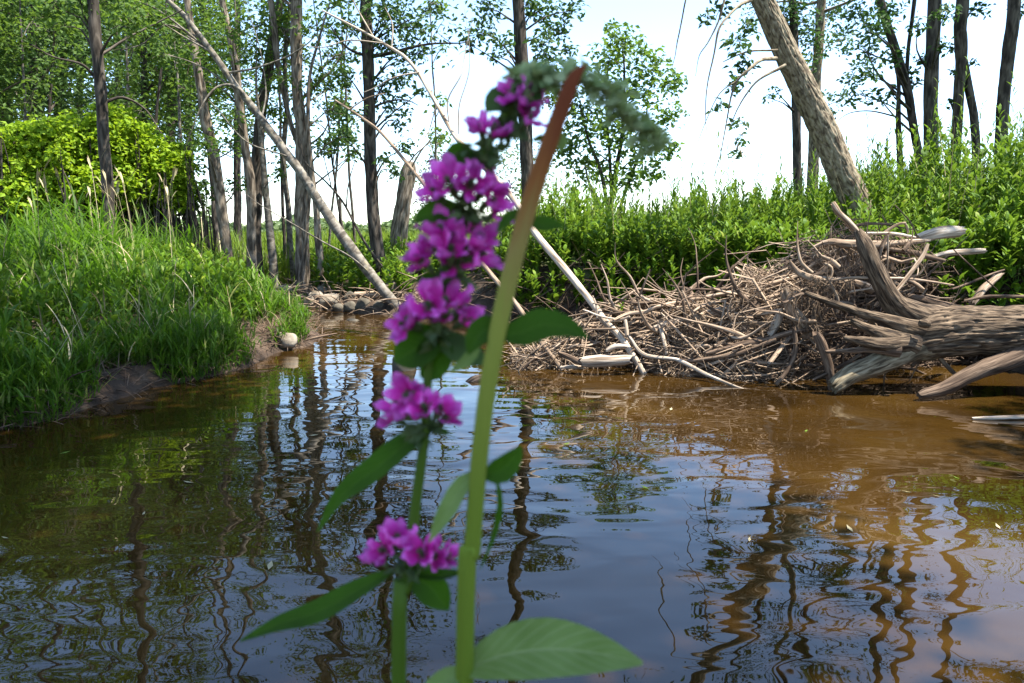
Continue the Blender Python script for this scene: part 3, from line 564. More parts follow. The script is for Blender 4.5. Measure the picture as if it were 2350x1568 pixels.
# pale willows further off
def far_crown(name, label, sp, d, mat, lsize, stem_px, dens, seed, cat='tree', group=None):
    rng = np.random.default_rng(seed); b = P(stem_px[0], stem_px[1], d); gz = H1(b[0], b[1])
    root = thing(name, label, cat, (b[0], b[1], gz), group); mk, ml = MB(), MB()
    top = P(sp[0][0], sp[0][1], d)
    tube(mk, [np.append([b[0], b[1], gz - 0.1], 0.09), np.append((b + top) / 2, 0.06), np.append(top, 0.01)], 8, 0.3, wob=0.05, seed=seed); mk.build('trunk', M['bark_dark'], root)
    for (x, y, r) in sp:
        c = P(x, y, d + rng.normal(0, 0.4)); leaves(ml, spray_points(c, r / F * d, int(dens * r * r), rng, 1.0), lsize, 0.4, rng=rng)
    ml.build('crown', M[mat], root, smooth=False); return root
far_crown('willow_tree', 'pale green rounded willow behind the dark mid-stream trunk', [(1195, 350, 40), (1150, 370, 36), (1240, 370, 36), (1200, 420, 50), (1250, 440, 40), (1150, 440, 40), (1220, 480, 40), (1260, 490, 26)], 24, 'leaf_pale', 0.16, (1205, 500), 0.11, 31)
far_crown('willow_tree', 'pale green bushy willow right of the broken stump', [(1010, 370, 36), (980, 395, 36), (1050, 395, 36), (1000, 440, 40), (1060, 450, 40), (970, 470, 30), (1110, 470, 30)], 27, 'leaf_pale', 0.17, (1010, 505), 0.11, 32)
far_crown('willow_tree', 'hazy pale willow showing between the trunks on the right', [(2180, 320, 34), (2150, 350, 34), (2215, 350, 34), (2180, 390, 44), (2240, 390, 30), (2120, 395, 30)], 24, 'leaf_pale', 0.16, (2180, 430), 0.10, 33)
far_crown('willow_tree', 'hazy pale bush at the right edge of the view', [(2335, 330, 30), (2350, 370, 36), (2320, 390, 28), (2380, 360, 40)], 22, 'leaf_pale', 0.15, (2345, 430), 0.10, 34)

# ------------------------------------------------------------------ the wood behind the left bank
Gf = 'trees deep in the wood behind the left bank'
wood = [(20, 17, 22), (75, 15, 20), (140, 18, 20), (330, 17, 16), (395, 20, 22), (470, 18, 14), (-60, 13, 20), (545, 24, 18), (-160, 16, 20), (270, 22, 18), (185, 24, 18), (430, 26, 18), (90, 27, 18), (310, 26, 16), (0, 25, 20)]
for k, (x, d, w) in enumerate(wood):
    lean_ = random.uniform(-25, 25)
    tr = [(x + lean_, 500, d, w), (x + lean_ * 0.4, 300, d, w * 0.9), (x, 150, d, w * 0.8), (x - lean_ * 0.3, 0, d, w * 0.7)]
    sp = [(x + random.gauss(0, 95), random.uniform(-70, 300), random.uniform(50, 95)) for _ in range(20)]
    if x > 420: sp = [(a - 20, b, c * 0.6) for a, b, c in sp if b < 330]
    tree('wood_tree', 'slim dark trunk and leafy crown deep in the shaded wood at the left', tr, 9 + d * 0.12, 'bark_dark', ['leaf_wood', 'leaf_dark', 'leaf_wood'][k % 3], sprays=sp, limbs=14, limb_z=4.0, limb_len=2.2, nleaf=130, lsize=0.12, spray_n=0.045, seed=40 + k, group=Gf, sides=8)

Gs = 'saplings between the trunks of the far bank'
for k, (x, d, w, ln) in enumerate([(60, 13, 8, 10), (110, 14, 9, -15), (300, 13, 8, 12), (355, 14, 9, -20), (415, 13, 8, 15), (645, 13, 8, 8), (775, 12.5, 6, -20), (800, 13, 7, 14), (560, 14, 8, 16), (760, 12, 6, 30), (1000, 13, 6, 10)]):
    tr = [(x + ln, 560, d, w), (x + ln * 0.2, 400, d, w * 0.85), (x - ln * 0.3, 240, d, w * 0.7), (x - ln, 90, d, w * 0.5), (x - ln * 1.4, -30, d, w * 0.35)]
    sp = [(x + random.gauss(0, 28), random.uniform(0, 380), random.uniform(14, 30)) for _ in range(9)]
    tree('sapling', 'thin wand-like sapling with sparse leaves between the far bank trunks', tr, 0, ['bark_smooth', 'bark_dark'][k % 2], ['leaf_wood', 'leaf_dark'][k % 2], sprays=sp, limbs=0, seed=70 + k, group=Gs, sides=7, lsize=0.1, spray_n=0.07)
# sunlit vine thicket
def thicket(name, label, blobs, mat, n, lsize, cat, seed):
    rng = np.random.default_rng(seed); c0 = P(*blobs[0][:3]); gz = H1(c0[0], c0[1])
    root = thing(name, label, cat, (c0[0], c0[1], gz)); ml, mk = MB(), MB(); tot = sum(b[3] ** 2 for b in blobs)
    blobs = list(blobs) + [(b[0] + rng.normal(0, b[3] * 0.6), b[1] - b[3] * rng.uniform(0.55, 1.05), b[2] + rng.normal(0, 0.3), b[3] * rng.uniform(0.14, 0.3)) for b in blobs for _ in range(3)]
    for (x, y, d, r) in blobs:
        c = P(x, y, d); rw = r / F * d; m = int(n * r * r / tot)
        u = unit(rng.normal(0, 1, (m, 3))); rad = rw * (1 - 0.75 * rng.random(m) ** 1.6)
        lump = 0.5 + 1.0 * fbm(u * 3.2 + np.array([x, y, d]) * 0.05, seed)
        leaves(ml, c + u * (rad * lump)[:, None], lsize, 0.75, up=0.75, rng=rng)
        for t in range(5):
            e = c + unit(rng.normal(0, 1, 3) + np.array([0, 0, .7])) * rw * 0.9; s = np.array([c[0] + rng.normal(0, rw * 0.4), c[1] + rng.normal(0, 0.2), H1(c[0], c[1]) - 0.05])
            tube(mk, [np.append(s, 0.02), np.append((s + e) / 2 + rng.normal(0, 0.1, 3), 0.014), np.append(e, 0.004)], 5, 0.15, wob=0.03, seed=t)
    mk.build('stem', M['bark_dark'], root); ml.build('foliage', M[mat], root, smooth=False); return root
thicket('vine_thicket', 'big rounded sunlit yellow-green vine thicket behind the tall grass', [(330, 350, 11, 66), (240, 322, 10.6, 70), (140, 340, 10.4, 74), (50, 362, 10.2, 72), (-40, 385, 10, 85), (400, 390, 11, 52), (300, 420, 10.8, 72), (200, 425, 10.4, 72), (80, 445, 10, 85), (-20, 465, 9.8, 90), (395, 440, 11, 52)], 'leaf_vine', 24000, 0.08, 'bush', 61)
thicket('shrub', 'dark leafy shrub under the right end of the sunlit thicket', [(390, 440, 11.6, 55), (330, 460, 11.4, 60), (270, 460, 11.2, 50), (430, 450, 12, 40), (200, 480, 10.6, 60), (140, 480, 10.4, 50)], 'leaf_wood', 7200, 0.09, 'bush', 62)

# ------------------------------------------------------------------ posts in the field
def post(label, x, y0, y1, d, w):
    b = P(x, y0, d); t = P(x + 1, y1, d); gz = H1(b[0], b[1]); mb = MB(); r = w / 2 / F * d
    tube(mb, [(b[0], b[1], gz - 0.1, r), (*((b + t) / 2), r), (*t, r * 0.95)], 8, 0.1, rough=0.15, seed=int(x))
    tag(mb.build('fence_post', M['bark_dark'], None, recentre=True), label, 'post')
post('thin dark post standing in the field behind the leaning grey trunk', 780, 500, 456, 22, 8)
post('dark weathered post standing left of the bushy many-stemmed tree', 1315, 500, 430, 17, 15)

# ------------------------------------------------------------------ dead poles lying from the log jam up to the left
def pole(name, label, pts, mat, cat, twigs=(), group=None, sides=10, rough=0.12):
    w = px_tube_pts(pts, None); base = w[0][:3]; root = thing(name, label, cat, base, group); mb = MB()
    tube(mb, w, sides, 0.04, rough=rough, wob=0.006, seed=len(label)); mb.build('trunk', M[mat], root)
    for t in twigs:
        mb = MB(); tube(mb, px_tube_pts(t, None), 5, 0.05, rough=0.1, wob=0.015, seed=int(t[0][0])); mb.build('branch', M[mat], root)
    return root
pole('dead_tree', 'long bleached dead pole slanting from the log jam up left across the sky', [(1482, 866, 5.2, 13), (1450, 811, 5.25, 15), (1424, 771, 5.35, 16), (1390, 737, 5.5, 17), (1363, 697, 5.6, 17), (1310, 633, 5.8, 17), (1273, 591, 6.0, 17), (1228, 536, 6.2, 16), (1185, 468, 6.5, 14), (1136, 408, 6.8, 13), (1062, 332, 7.1, 11), (1028, 287, 7.3, 10), (948, 151, 7.7, 8), (890, 105, 7.9, 6), (800, 55, 8.1, 5), (740, 25, 8.3, 3)], 'drift_pale', 'dead tree',
     [[(1030, 290, 7.3, 4), (1028, 230, 7.3, 3.5), (1060, 170, 7.3, 3), (1070, 110, 7.4, 2), (1085, 40, 7.4, 1)], [(1052, 310, 7.2, 4), (1052, 240, 7.2, 3), (1075, 150, 7.2, 2), (1068, 20, 7.2, 1)],
      [(960, 170, 7.6, 4), (900, 180, 7.6, 3), (850, 205, 7.6, 2), (820, 215, 7.6, 1)], [(900, 110, 7.9, 4), (900, 60, 7.9, 3), (880, 20, 7.9, 2)], [(1000, 240, 7.4, 3), (985, 300, 7.4, 2), (975, 330, 7.3, 1)],
      [(1390, 737, 5.5, 8), (1420, 735, 5.45, 7), (1445, 725, 5.4, 5)], [(860, 90, 8, 4), (820, 20, 8, 3), (800, -20, 8, 2)], [(880, 100, 7.9, 3), (800, 95, 7.9, 3), (740, 110, 7.9, 2), (690, 100, 7.9, 1)]])
pole('dead_tree', 'thinner dead pole rising behind the flowers towards the old trunk at the upper left', [(1291, 850, 5.3, 9), (1257, 808, 5.4, 11), (1233, 774, 5.5, 11), (1188, 702, 5.8, 12), (1120, 620, 6.2, 11), (1040, 515, 6.7, 10), (975, 425, 7.2, 9), (936, 378, 7.5, 8), (880, 310, 7.9, 7), (830, 270, 8.2, 6), (770, 230, 8.5, 4)], 'drift', 'dead tree',
     [[(936, 378, 7.5, 4), (960, 350, 7.5, 3), (990, 325, 7.5, 2)], [(800, 250, 8.3, 3), (840, 225, 8.3, 3), (880, 215, 8.3, 2)], [(785, 240, 8.4, 3), (800, 215, 8.4, 2), (790, 200, 8.4, 1)]])
pole('dead_tree', 'thin grey bare sapling leaning from the foot of the swollen trunk up to the left', [(900, 640, 10.2, 6), (840, 560, 10.2, 6), (790, 470, 10.2, 5), (750, 420, 10.2, 4), (700, 370, 10.2, 3), (690, 320, 10.2, 2)], 'bark_dark', 'dead tree',
     [[(795, 480, 10.2, 4), (800, 430, 10.2, 3), (815, 370, 10.2, 2)], [(760, 430, 10.2, 3), (745, 350, 10.2, 2), (752, 290, 10.2, 1)]])

# ------------------------------------------------------------------ log jam: mud and twig heap
jx = [1180, 1250, 1330, 1440, 1500, 1600, 1700, 1800, 1930, 2050, 2200, 2420]
jy = [850, 848, 848, 842, 858, 866, 876, 876, 862, 846, 838, 840]
jh = [.04, .10, .18, .34, .42, .46, .54, .76, .86, .70, .66, .78]
jd = [.25, .4, .55, .8, .9, 1.0, 1.1, 1.2, 1.4, 1.5, 1.5, 1.5]
def jam(px, t):
    """heap surface: px across the view, t from the water's edge to the back"""
    y = np.interp(px, jx, jy); h = np.interp(px, jx, jh); dp = np.interp(px, jx, jd)
    a = (px - 1175) / F; b = -(y - 784) / F; dy = _ct + b * _st; dz = -_st + b * _ct; k = -CAM_H / dz
    X, Y = a * k, dy * k
    prof = np.where(t < 0.6, 1 - (1 - t / 0.6) ** 1.8, 1 - 0.6 * ((t - 0.6) / 0.4) ** 2)
    nz = fbm(np.stack([X * 5.5, Y * 5.5 + t * 5.5 * dp, 0 * X], -1), 71) - 0.45
    s = 1 + t * dp / Y
    return np.stack([X * s, Y * s, h * prof * (1 + nz * 1.7) - 0.03], -1)
u = np.linspace(1175, 2420, 150); t = np.linspace(0, 1, 26); U, T = np.meshgrid(u, t)
mb = MB(); nU = len(u); i = np.arange(len(t) - 1)[:, None] * nU; j = np.arange(nU - 1)[None]
mb.add(jam(U.ravel(), T.ravel()) - np.array([0, 0, 0.05]), np.stack(np.broadcast_arrays(i + j, i + j + 1, i + j + nU + 1, i + j + nU), -1).reshape(-1, 4))
tag(mb.build('mud_heap', M['soil']), kind='structure')
def twigs(name, px, t, length, rad, spread, seed, mat, lift=0.03, label=None):
    rng = np.random.default_rng(seed); n = len(px); c = jam(px, t); c[:, 2] += rng.uniform(-0.03, lift, n)
    az = rng.normal(0.15, spread, n) + rng.choice([0, np.pi], n); el = rng.normal(0.1, 0.45, n)
    d = np.stack([np.cos(az) * np.cos(el), np.sin(az) * np.cos(el) * 0.8, np.sin(el)], 1); L = length * rng.uniform(0.4, 1.3, n)
    cv = rng.normal(0, 0.2, (n, 3)) * L[:, None]
    r = rad * rng.uniform(0.5, 1.5, n); V = []
    for k, (s, w) in enumerate(((-0.5, 1), (0.0, 0.9), (0.5, 0.45))):
        ctr = c + d * (L * s)[:, None] + (cv if k == 1 else 0)
        e1 = unit(np.cross(d, [0, 0.2, 1.0])); e2 = np.cross(d, e1)
        for q in range(3):
            a = q * 2.094; V.append(ctr + (e1 * math.cos(a) + e2 * math.sin(a)) * (r * w)[:, None])
    V = np.stack(V, 1); b = np.arange(n)[:, None] * 9; Fs = []
    for k in (0, 3):
        for q in range(3): Fs.append(b + np.array([[k + q, k + (q + 1) % 3, k + 3 + (q + 1) % 3, k + 3 + q]]))
    Fs = np.concatenate(Fs); UV = np.tile(np.array([[0, 0], [0.1, 0], [0.1, 0.3], [0, 0.3]]), (len(Fs), 1, 1)) + np.tile(RNG.random((n, 1, 2)) * 20, (6, 1, 1))
    mb = MB(); mb.add(V.reshape(-1, 3), Fs, UV); o = mb.build(name, M[mat], None, smooth=True); return tag(o, label, kind='stuff')
rg = np.random.default_rng(5)
twigs('twig_debris', rg.uniform(1190, 1900, 6500), rg.random(6500) ** 0.9, 0.17, 0.0030, 0.7, 81, 'twig', 0.05, 'matted small bleached twigs and straw caught in the log jam')
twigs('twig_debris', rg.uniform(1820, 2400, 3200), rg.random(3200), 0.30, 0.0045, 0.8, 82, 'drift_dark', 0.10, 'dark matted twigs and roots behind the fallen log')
twigs('twig_debris', rg.uniform(1950, 2420, 1600), rg.random(1600) * 0.45, 0.28, 0.005, 0.8, 85, 'drift_dark', 0.16, 'dark brush and roots added to deepen the shade under the fallen log')  # dark-coloured twigs stand in for the black shade below the log
twigs('twig_debris', rg.uniform(1200, 1850, 700), rg.random(700) ** 0.8, 0.5, 0.0060, 0.7, 83, 'drift', 0.07, 'longer loose sticks tangled all over the log jam')

twigs('twig_debris', rg.uniform(1220, 1900, 80), rg.random(80) ** 0.8, 0.6, 0.013, 0.6, 84, 'drift', 0.08, 'thicker loose sticks lying all over the log jam')
rj = np.random.default_rng(321)
for nm, mt, cnt in (('tangled_roots', 'drift_dark', 120), ('tangled_sticks', 'drift', 90)):
    mb = MB(); cc = jam(rj.uniform(1300, 2150, cnt), rj.random(cnt) * 0.7)
    for k in range(cnt):
        p = cc[k] + [0, 0, rj.uniform(-0.02, 0.12)]; L = rj.uniform(0.25, 0.8); a = rj.normal(0.1, 0.7) + (math.pi if rj.random() < 0.5 else 0); e = rj.normal(0.05, 0.4); r = rj.uniform(0.006, 0.022); q = [np.append(p, r)]
        for j in range(4):
            p = p + np.array([math.cos(a) * math.cos(e), 0.6 * math.sin(a), math.sin(e)]) * L / 4; a += rj.normal(0, 0.35); e += rj.normal(-0.05, 0.3); q.append(np.append(p, r * (1 - 0.2 * (j + 1))))
        tube(mb, q, 7, 0.04, rough=0.25, seed=k, jag=0.8)
    tag(mb.build(nm, M[mt]), 'coarse crooked roots and sticks knotted through the log jam', kind='stuff')
# hand-traced driftwood: (label, points (px, py, distance, width), material)
D = [
 ('long grey-tan branch running along the top of the heap towards the root plate', [(1411, 737, 5.4, 7), (1442, 721, 5.5, 9), (1482, 715, 5.5, 10), (1503, 705, 5.5, 10), (1614, 681, 5.5, 11), (1717, 663, 5.5, 12), (1814, 642, 5.5, 12), (1849, 620, 5.5, 10), (1916, 576, 5.5, 8)], 'drift'),
 ('thick pale split log lying on the heap below the long branch', [(1508, 750, 5.4, 14), (1560, 737, 5.4, 19), (1660, 712, 5.45, 21), (1726, 695, 5.5, 22), (1800, 676, 5.5, 22)], 'drift_pale'),
 ('knobby forked root end pointing up left above the thick grey stub', [(1812, 598, 5.1, 8), (1828, 620, 5.1, 15), (1862, 637, 5.1, 18), (1896, 644, 5.15, 18), (1964, 651, 5.2, 19), (2005, 668, 5.2, 20)], 'drift'),
 ('thick grey broken stub standing tilted in the middle of the jam', [(1802, 668, 5.0, 24), (1815, 708, 5.0, 30), (1842, 746, 5.0, 30), (1852, 772, 5.0, 24)], 'drift'),
 ('short curved branch arching down beside the grey stub', [(1872, 688, 5.0, 7), (1868, 725, 4.98, 12), (1849, 756, 4.96, 12)], 'drift_dark'),
 ('dark upper one of two long parallel sticks on the lower heap', [(1622, 812, 5.05, 10), (1717, 789, 5.0, 14), (1760, 783, 5.0, 14), (1811, 766, 4.95, 13), (1889, 752, 4.95, 9)], 'drift_dark'),
 ('lower one of two long parallel sticks on the lower heap', [(1555, 826, 5.1, 7), (1590, 829, 5.05, 10), (1654, 818, 5.0, 11), (1717, 803, 4.98, 12), (1777, 779, 4.95, 9)], 'drift_dark'),
 ('long thin pale stick sloping down right into the water in front of the heap', [(1440, 772, 5.2, 8), (1474, 811, 5.15, 10), (1537, 820, 5.1, 10), (1565, 826, 5.05, 10), (1627, 858, 4.9, 9), (1712, 893, 4.65, 5)], 'drift_pale'),
 ('upright pale stick with a bent top in the middle of the heap', [(1512, 742, 5.3, 8), (1519, 766, 5.25, 11), (1529, 810, 5.2, 8)], 'drift_pale'),
 ('short upright pale stump of a stick left of the bent one', [(1437, 735, 5.35, 9), (1441, 768, 5.3, 11)], 'drift_pale'),
 ('thin dark twig sticking straight up from the heap against the weeds', [(1494, 622, 5.6, 3), (1478, 660, 5.6, 5), (1463, 692, 5.6, 5), (1458, 716, 5.6, 4)], 'drift_dark'),
 ('pale squared log floating at the front edge of the heap', [(1338, 832, 5.15, 26), (1390, 830, 5.15, 28), (1442, 828, 5.15, 26)], 'drift_pale'),
 ('low pale plank-like log at the water line left of the squared log', [(1286, 843, 5.25, 7), (1315, 842, 5.2, 10), (1340, 844, 5.2, 8)], 'drift_pale'),
 ('ribbed dark stub resting on the left end of the squared log', [(1284, 811, 5.2, 9), (1310, 822, 5.2, 13), (1338, 834, 5.15, 14)], 'drift_dark'),
 ('small splintered block on top of the squared log', [(1395, 806, 5.15, 11), (1415, 797, 5.15, 14), (1438, 798, 5.15, 12)], 'drift_pale'),
 ('thin stick crossing the heap diagonally from the split log down right', [(1516, 721, 5.35, 5), (1553, 758, 5.25, 6), (1590, 797, 5.15, 6), (1622, 832, 5.1, 5)], 'drift'),
 ('cut pale branch stub pointing up left above the root plate', [(1912, 465, 5.1, 14), (1925, 485, 5.1, 14), (1945, 505, 5.1, 14), (1970, 532, 5.1, 16)], 'drift'),
 ('gnarled horizontal root crossing the top of the upright limb', [(1868, 567, 4.95, 9), (1903, 557, 4.95, 16), (1957, 562, 4.9, 22), (2032, 562, 4.9, 18), (2100, 556, 4.95, 13), (2136, 553, 5.0, 8)], 'drift'),
 ('thin pale stick lying flat along the top of the root plate', [(1978, 536, 4.95, 6), (2049, 538, 4.95, 8), (2102, 548, 5.0, 7)], 'drift_pale'),
 ('small crooked branch with a hooked end above the root plate', [(2026, 537, 5.0, 7), (2052, 520, 5.0, 7), (2076, 513, 5.0, 6), (2085, 536, 5.0, 4)], 'drift'),
 ('splintered rotten log end lying against the weeds at the top right of the jam', [(2105, 549, 5.2, 22), (2151, 535, 5.25, 30), (2203, 529, 5.3, 26)], 'drift_pale'),
 ('pale branch lying below the rotten log, pointing right', [(2138, 592, 5.0, 9), (2188, 580, 5.05, 13), (2254, 573, 5.1, 13)], 'drift_pale'),
 ('brown root sloping down right under the root plate', [(2030, 568, 4.9, 13), (2086, 576, 4.9, 13), (2134, 589, 4.92, 12), (2170, 598, 4.95, 8)], 'drift_dark'),
 ('straight diagonal stick leaning from the root plate down to the big log', [(2130, 564, 4.75, 9), (2117, 593, 4.72, 10), (2090, 628, 4.68, 10), (2057, 670, 4.62, 9)], 'drift'),
 ('short stick standing beside the upright limb', [(2038, 538, 4.7, 9), (2019, 579, 4.68, 10), (2011, 636, 4.66, 7)], 'drift_dark'),
 ('very thin upright twig right of the upright limb', [(2038, 540, 4.66, 4), (2036, 590, 4.66, 4), (2034, 632, 4.66, 4)], 'drift'),
 ('long thin stick lying level across the upright limb', [(1912, 641, 4.72, 5), (1971, 635, 4.66, 7), (2032, 637, 4.64, 7), (2100, 640, 4.7, 6), (2192, 655, 4.8, 4)], 'drift'),
 ('thin stick rising right from the end of the level stick', [(2190, 660, 4.9, 5), (2253, 640, 5.0, 6), (2308, 622, 5.1, 5)], 'drift_dark'),
 ('tan log chunk tilted on the bank at the right of the jam', [(2232, 695, 4.95, 15), (2256, 664, 5.0, 18), (2299, 628, 5.1, 15)], 'drift'),
 ('level stick reaching the right edge of the view above the big log', [(2212, 692, 4.75, 6), (2270, 681, 4.75, 8), (2370, 678, 4.75, 8)], 'drift_dark'),
 ('thick log lying behind the big log, dark below', [(2080, 683, 5.0, 20), (2134, 695, 5.0, 22), (2200, 708, 5.0, 22)], 'drift_dark'),
 ('upright grey post-like branch standing in the water at the front', [(1874, 766, 4.6, 20), (1893, 807, 4.6, 22), (1905, 850, 4.6, 20), (1914, 900, 4.6, 18)], 'drift_dark'),
 ('dark curved branch bending down to the water in front of the grey stub', [(1824, 755, 4.8, 10), (1826, 807, 4.78, 12), (1808, 848, 4.75, 11), (1780, 880, 4.72, 8)], 'drift_dark'),
 ('slanting stick between the upright post-like branch and the lowest root', [(1866, 870, 4.6, 7), (1913, 848, 4.6, 9), (1970, 815, 4.6, 9)], 'drift_dark'),
 ('dark log sloping down left into the water below the big log', [(2110, 908, 4.3, 20), (2168, 890, 4.35, 32), (2236, 857, 4.4, 40), (2380, 798, 4.5, 52)], 'drift_dark'),
 ('pale stick floating at the right edge of the water', [(2232, 963, 3.85, 7), (2290, 961, 3.84, 10), (2375, 957, 3.84, 10)], 'drift_pale'),
 ('short slanting stick under the big log', [(2149, 808, 4.7, 9), (2170, 832, 4.7, 10), (2196, 860, 4.7, 9)], 'drift'),
 ('thin bent twig arching above the root plate against the weeds', [(2056, 470, 5.2, 2.5), (2090, 508, 5.15, 3), (2104, 540, 5.1, 3)], 'drift_dark'),
 ('thin dark twig slanting across the bank below the rotten log', [(2186, 570, 4.95, 3), (2250, 632, 4.95, 3.5), (2290, 670, 4.95, 3)], 'drift_dark'),
 ('short pale twig leaning on the left end of the heap', [(1195, 850, 5.3, 5), (1215, 828, 5.3, 6), (1250, 810, 5.3, 4)], 'drift_dark'),
 ('low log half sunk in the water behind the flower stem', [(1030, 920, 4.8, 10), (1080, 880, 4.9, 26), (1130, 865, 5.0, 22)], 'drift_dark'),
 ('bent white twig at the top of the left heap', [(1340, 712, 5.5, 4), (1385, 728, 5.45, 5), (1440, 735, 5.45, 4)], 'drift_pale'),
 ('thin whitish stick crossing the dead pole near its foot', [(1362, 678, 5.55, 4), (1370, 700, 5.5, 5), (1372, 728, 5.5, 4)], 'drift_pale'),
 ('slender twig lying level in front of the dark hollow in the heap', [(1340, 757, 5.35, 4), (1390, 755, 5.3, 5), (1440, 752, 5.3, 3)], 'drift'),
 ('brown branch lying low in the heap left of the grey stub', [(1675, 745, 5.2, 8), (1720, 742, 5.2, 11), (1780, 752, 5.15, 9)], 'drift'),
 ('pale flat chunk of wood leaning on the grey stub', [(1770, 770, 5.05, 16), (1785, 740, 5.05, 22), (1795, 712, 5.05, 14)], 'drift_pale'),
]
for k, (lab, pts, mat) in enumerate(D):
    mb = MB(); big = max(p[3] for p in pts); tube(mb, px_tube_pts(pts, None), 12 if big > 12 else 8, 0.03, rough=0.34 if big > 12 else 0.22, wob=0.012, seed=k + 1, jag=1.1)
    nm = 'driftwood_log' if big >= 19 else 'driftwood_branch'
    tag(mb.build(nm, M[mat], None, recentre=True), lab, 'log' if big >= 19 else 'branch', 'driftwood in the log jam')

# the big fallen log with its limbs
root = thing('fallen_log', 'big furrowed fallen log with spreading roots, reaching in from the right edge', 'fallen tree', P(2100, 880, 4.6))
tp = [(1990, 806, 4.62, 30), (2040, 790, 4.62, 68), (2090, 774, 4.62, 104), (2160, 763, 4.62, 118), (2260, 760, 4.6, 112), (2400, 758, 4.55, 108), (2700, 762, 4.5, 110)]
mb = MB(); tube(mb, px_tube_pts(tp, None), 200, 0.012, rough=0.10, seed=3, disp=ridges(0.020, 34, 5, 33)); mb.build('trunk', M['bark_log'], root)
for pts, mt in [([(2150, 750, 4.62, 90), (2090, 722, 4.62, 66), (2052, 695, 4.62, 50), (2024, 650, 4.62, 41), (2002, 608, 4.64, 39), (1986, 570, 4.68, 36), (1968, 536, 4.75, 20)], 'bark_log'),
            ([(2300, 758, 4.7, 40), (2200, 768, 4.66, 84), (2096, 790, 4.6, 80), (2049, 818, 4.56, 62), (1998, 842, 4.53, 50), (1947, 864, 4.5, 42), (1916, 888, 4.48, 34)], 'bark_root'),
            ([(2110, 760, 4.55, 50), (2040, 738, 4.55, 30), (1985, 722, 4.58, 20), (1930, 704, 4.62, 15), (1875, 683, 4.68, 12), (1850, 672, 4.72, 8)], 'bark_log'),
            ([(2100, 790, 4.52, 50), (2030, 770, 4.5, 30), (1985, 755, 4.5, 20), (1952, 738, 4.5, 12)], 'bark_log'),
            ([(2060, 800, 4.48, 40), (2000, 801, 4.48, 16), (1957, 806, 4.48, 11), (1894, 810, 4.5, 6)], 'drift_dark'),
            ([(2080, 785, 4.5, 44), (2020, 790, 4.46, 28), (1970, 784, 4.46, 18), (1935, 778, 4.47, 9)], 'bark_log')]:
    mb = MB(); tube(mb, px_tube_pts(pts, None), 40, 0.015, rough=0.22, wob=0.01, seed=len(pts), disp=ridges(0.008, 12, 8, 35), jag=0.8, jag0=False); mb.build('root', M[mt], root)
rr_ = np.random.default_rng(77)
for k in range(60):
    x, y = rr_.uniform(1850, 2130), rr_.uniform(560, 850); d = rr_.uniform(4.7, 5.15); p = P(x, y, d); L = rr_.uniform(0.2, 0.6); a = rr_.uniform(0, 6.28); e = rr_.normal(0, 0.5); r = rr_.uniform(0.004, 0.018); q = [np.append(p, r)]
    for j in range(4):
        p = p + np.array([math.cos(a) * math.cos(e), 0.4 * math.sin(a), math.sin(e)]) * L / 4; a += rr_.normal(0, 0.5); e += rr_.normal(0, 0.5); q.append(np.append(p, r * (1 - 0.22 * (j + 1))))
    mb = MB(); tube(mb, q, 7, 0.03, rough=0.25, seed=k, jag=0.8); mb.build('root', M[['drift_dark', 'drift', 'twig'][k % 3]], root)
mb = MB(); c = np.array([P(x, y, d) for x, y, d in [(2128, 744, 4.4)]])[0]
tube(mb, [np.append(c + [0, 0.05, 0], 0.03), np.append(c, 0.026), np.append(c - [0, 0.02, 0], 0.012)], 12, 0.01, rough=0.2); mb.build('knot', M['bark_log'], root)

# fibrous roots hanging from the root plate
rng = np.random.default_rng(55); mb = MB()
for (x0, y0, x1, y1, n, L) in [(1880, 565, 2010, 565, 90, 0.16), (1860, 640, 1960, 650, 80, 0.14), (1800, 660, 1880, 690, 90, 0.2), (2010, 565, 2130, 560, 60, 0.2), (1985, 540, 2100, 548, 50, 0.08), (1830, 720, 1890, 760, 50, 0.15)]:
    for k in range(n):
        f = rng.random(); b = P(x0 + (x1 - x0) * f, y0 + (y1 - y0) * f + rng.normal(0, 6), 4.95 + rng.normal(0, 0.08)); l = L * rng.uniform(0.3, 1.2); d = np.append(rng.normal(0, 0.5, 2), -1)
        tube(mb, [np.append(b, 0.003), np.append(b + d * l * 0.5 + rng.normal(0, 0.02, 3), 0.002), np.append(b + d * l * [0.7, 0.7, 1], 0.0006)], 3, 0.06, cap=False)
tag(mb.build('root_fibres', M['twig']), 'brown fibrous roots hanging from the root plate and stubs', kind='stuff')
# ------------------------------------------------------------------ stones
def rock(label, x, y, w, h, d, mat, seed, name='stone'):
    rng = np.random.default_rng(seed); n, m = 22, 14; th = np.linspace(0, 2 * np.pi, n, endpoint=False); ph = np.linspace(0.02, np.pi - 0.02, m)
    Tt, Pp = np.meshgrid(th, ph); u = np.stack([np.cos(Tt) * np.sin(Pp), np.sin(Tt) * np.sin(Pp), np.cos(Pp)], -1)
    r = 1 + 0.55 * (fbm(u * 1.2 + seed * 3.3, seed) - 0.45) + 0.14 * (fbm(u * 5 + seed, seed + 9) - 0.45)
    for k in range(9):
        nv = unit(rng.normal(0, 1, 3)); dd = np.clip(u @ nv, 0, 1); r = np.minimum(r, 0.74 / np.maximum(dd, 0.01) * rng.uniform(0.9, 1.15))
    c = P(x, y, d); sx = w / 2 / F * d; sz = h / 2 / F * d * 1.25
    V = c + u * r[..., None] * np.array([sx, sx * 0.8, sz]); i = np.arange(m - 1)[:, None] * n; j = np.arange(n)[None]
    mb = MB(); mb.add(V.reshape(-1, 3), np.stack(np.broadcast_arrays(i + j, i + n + j, i + n + (j + 1) % n, i + (j + 1) % n), -1).reshape(-1, 4))
    tag(mb.build(name, M[mat], None, recentre=True), label, 'stone', 'stones along the creek')
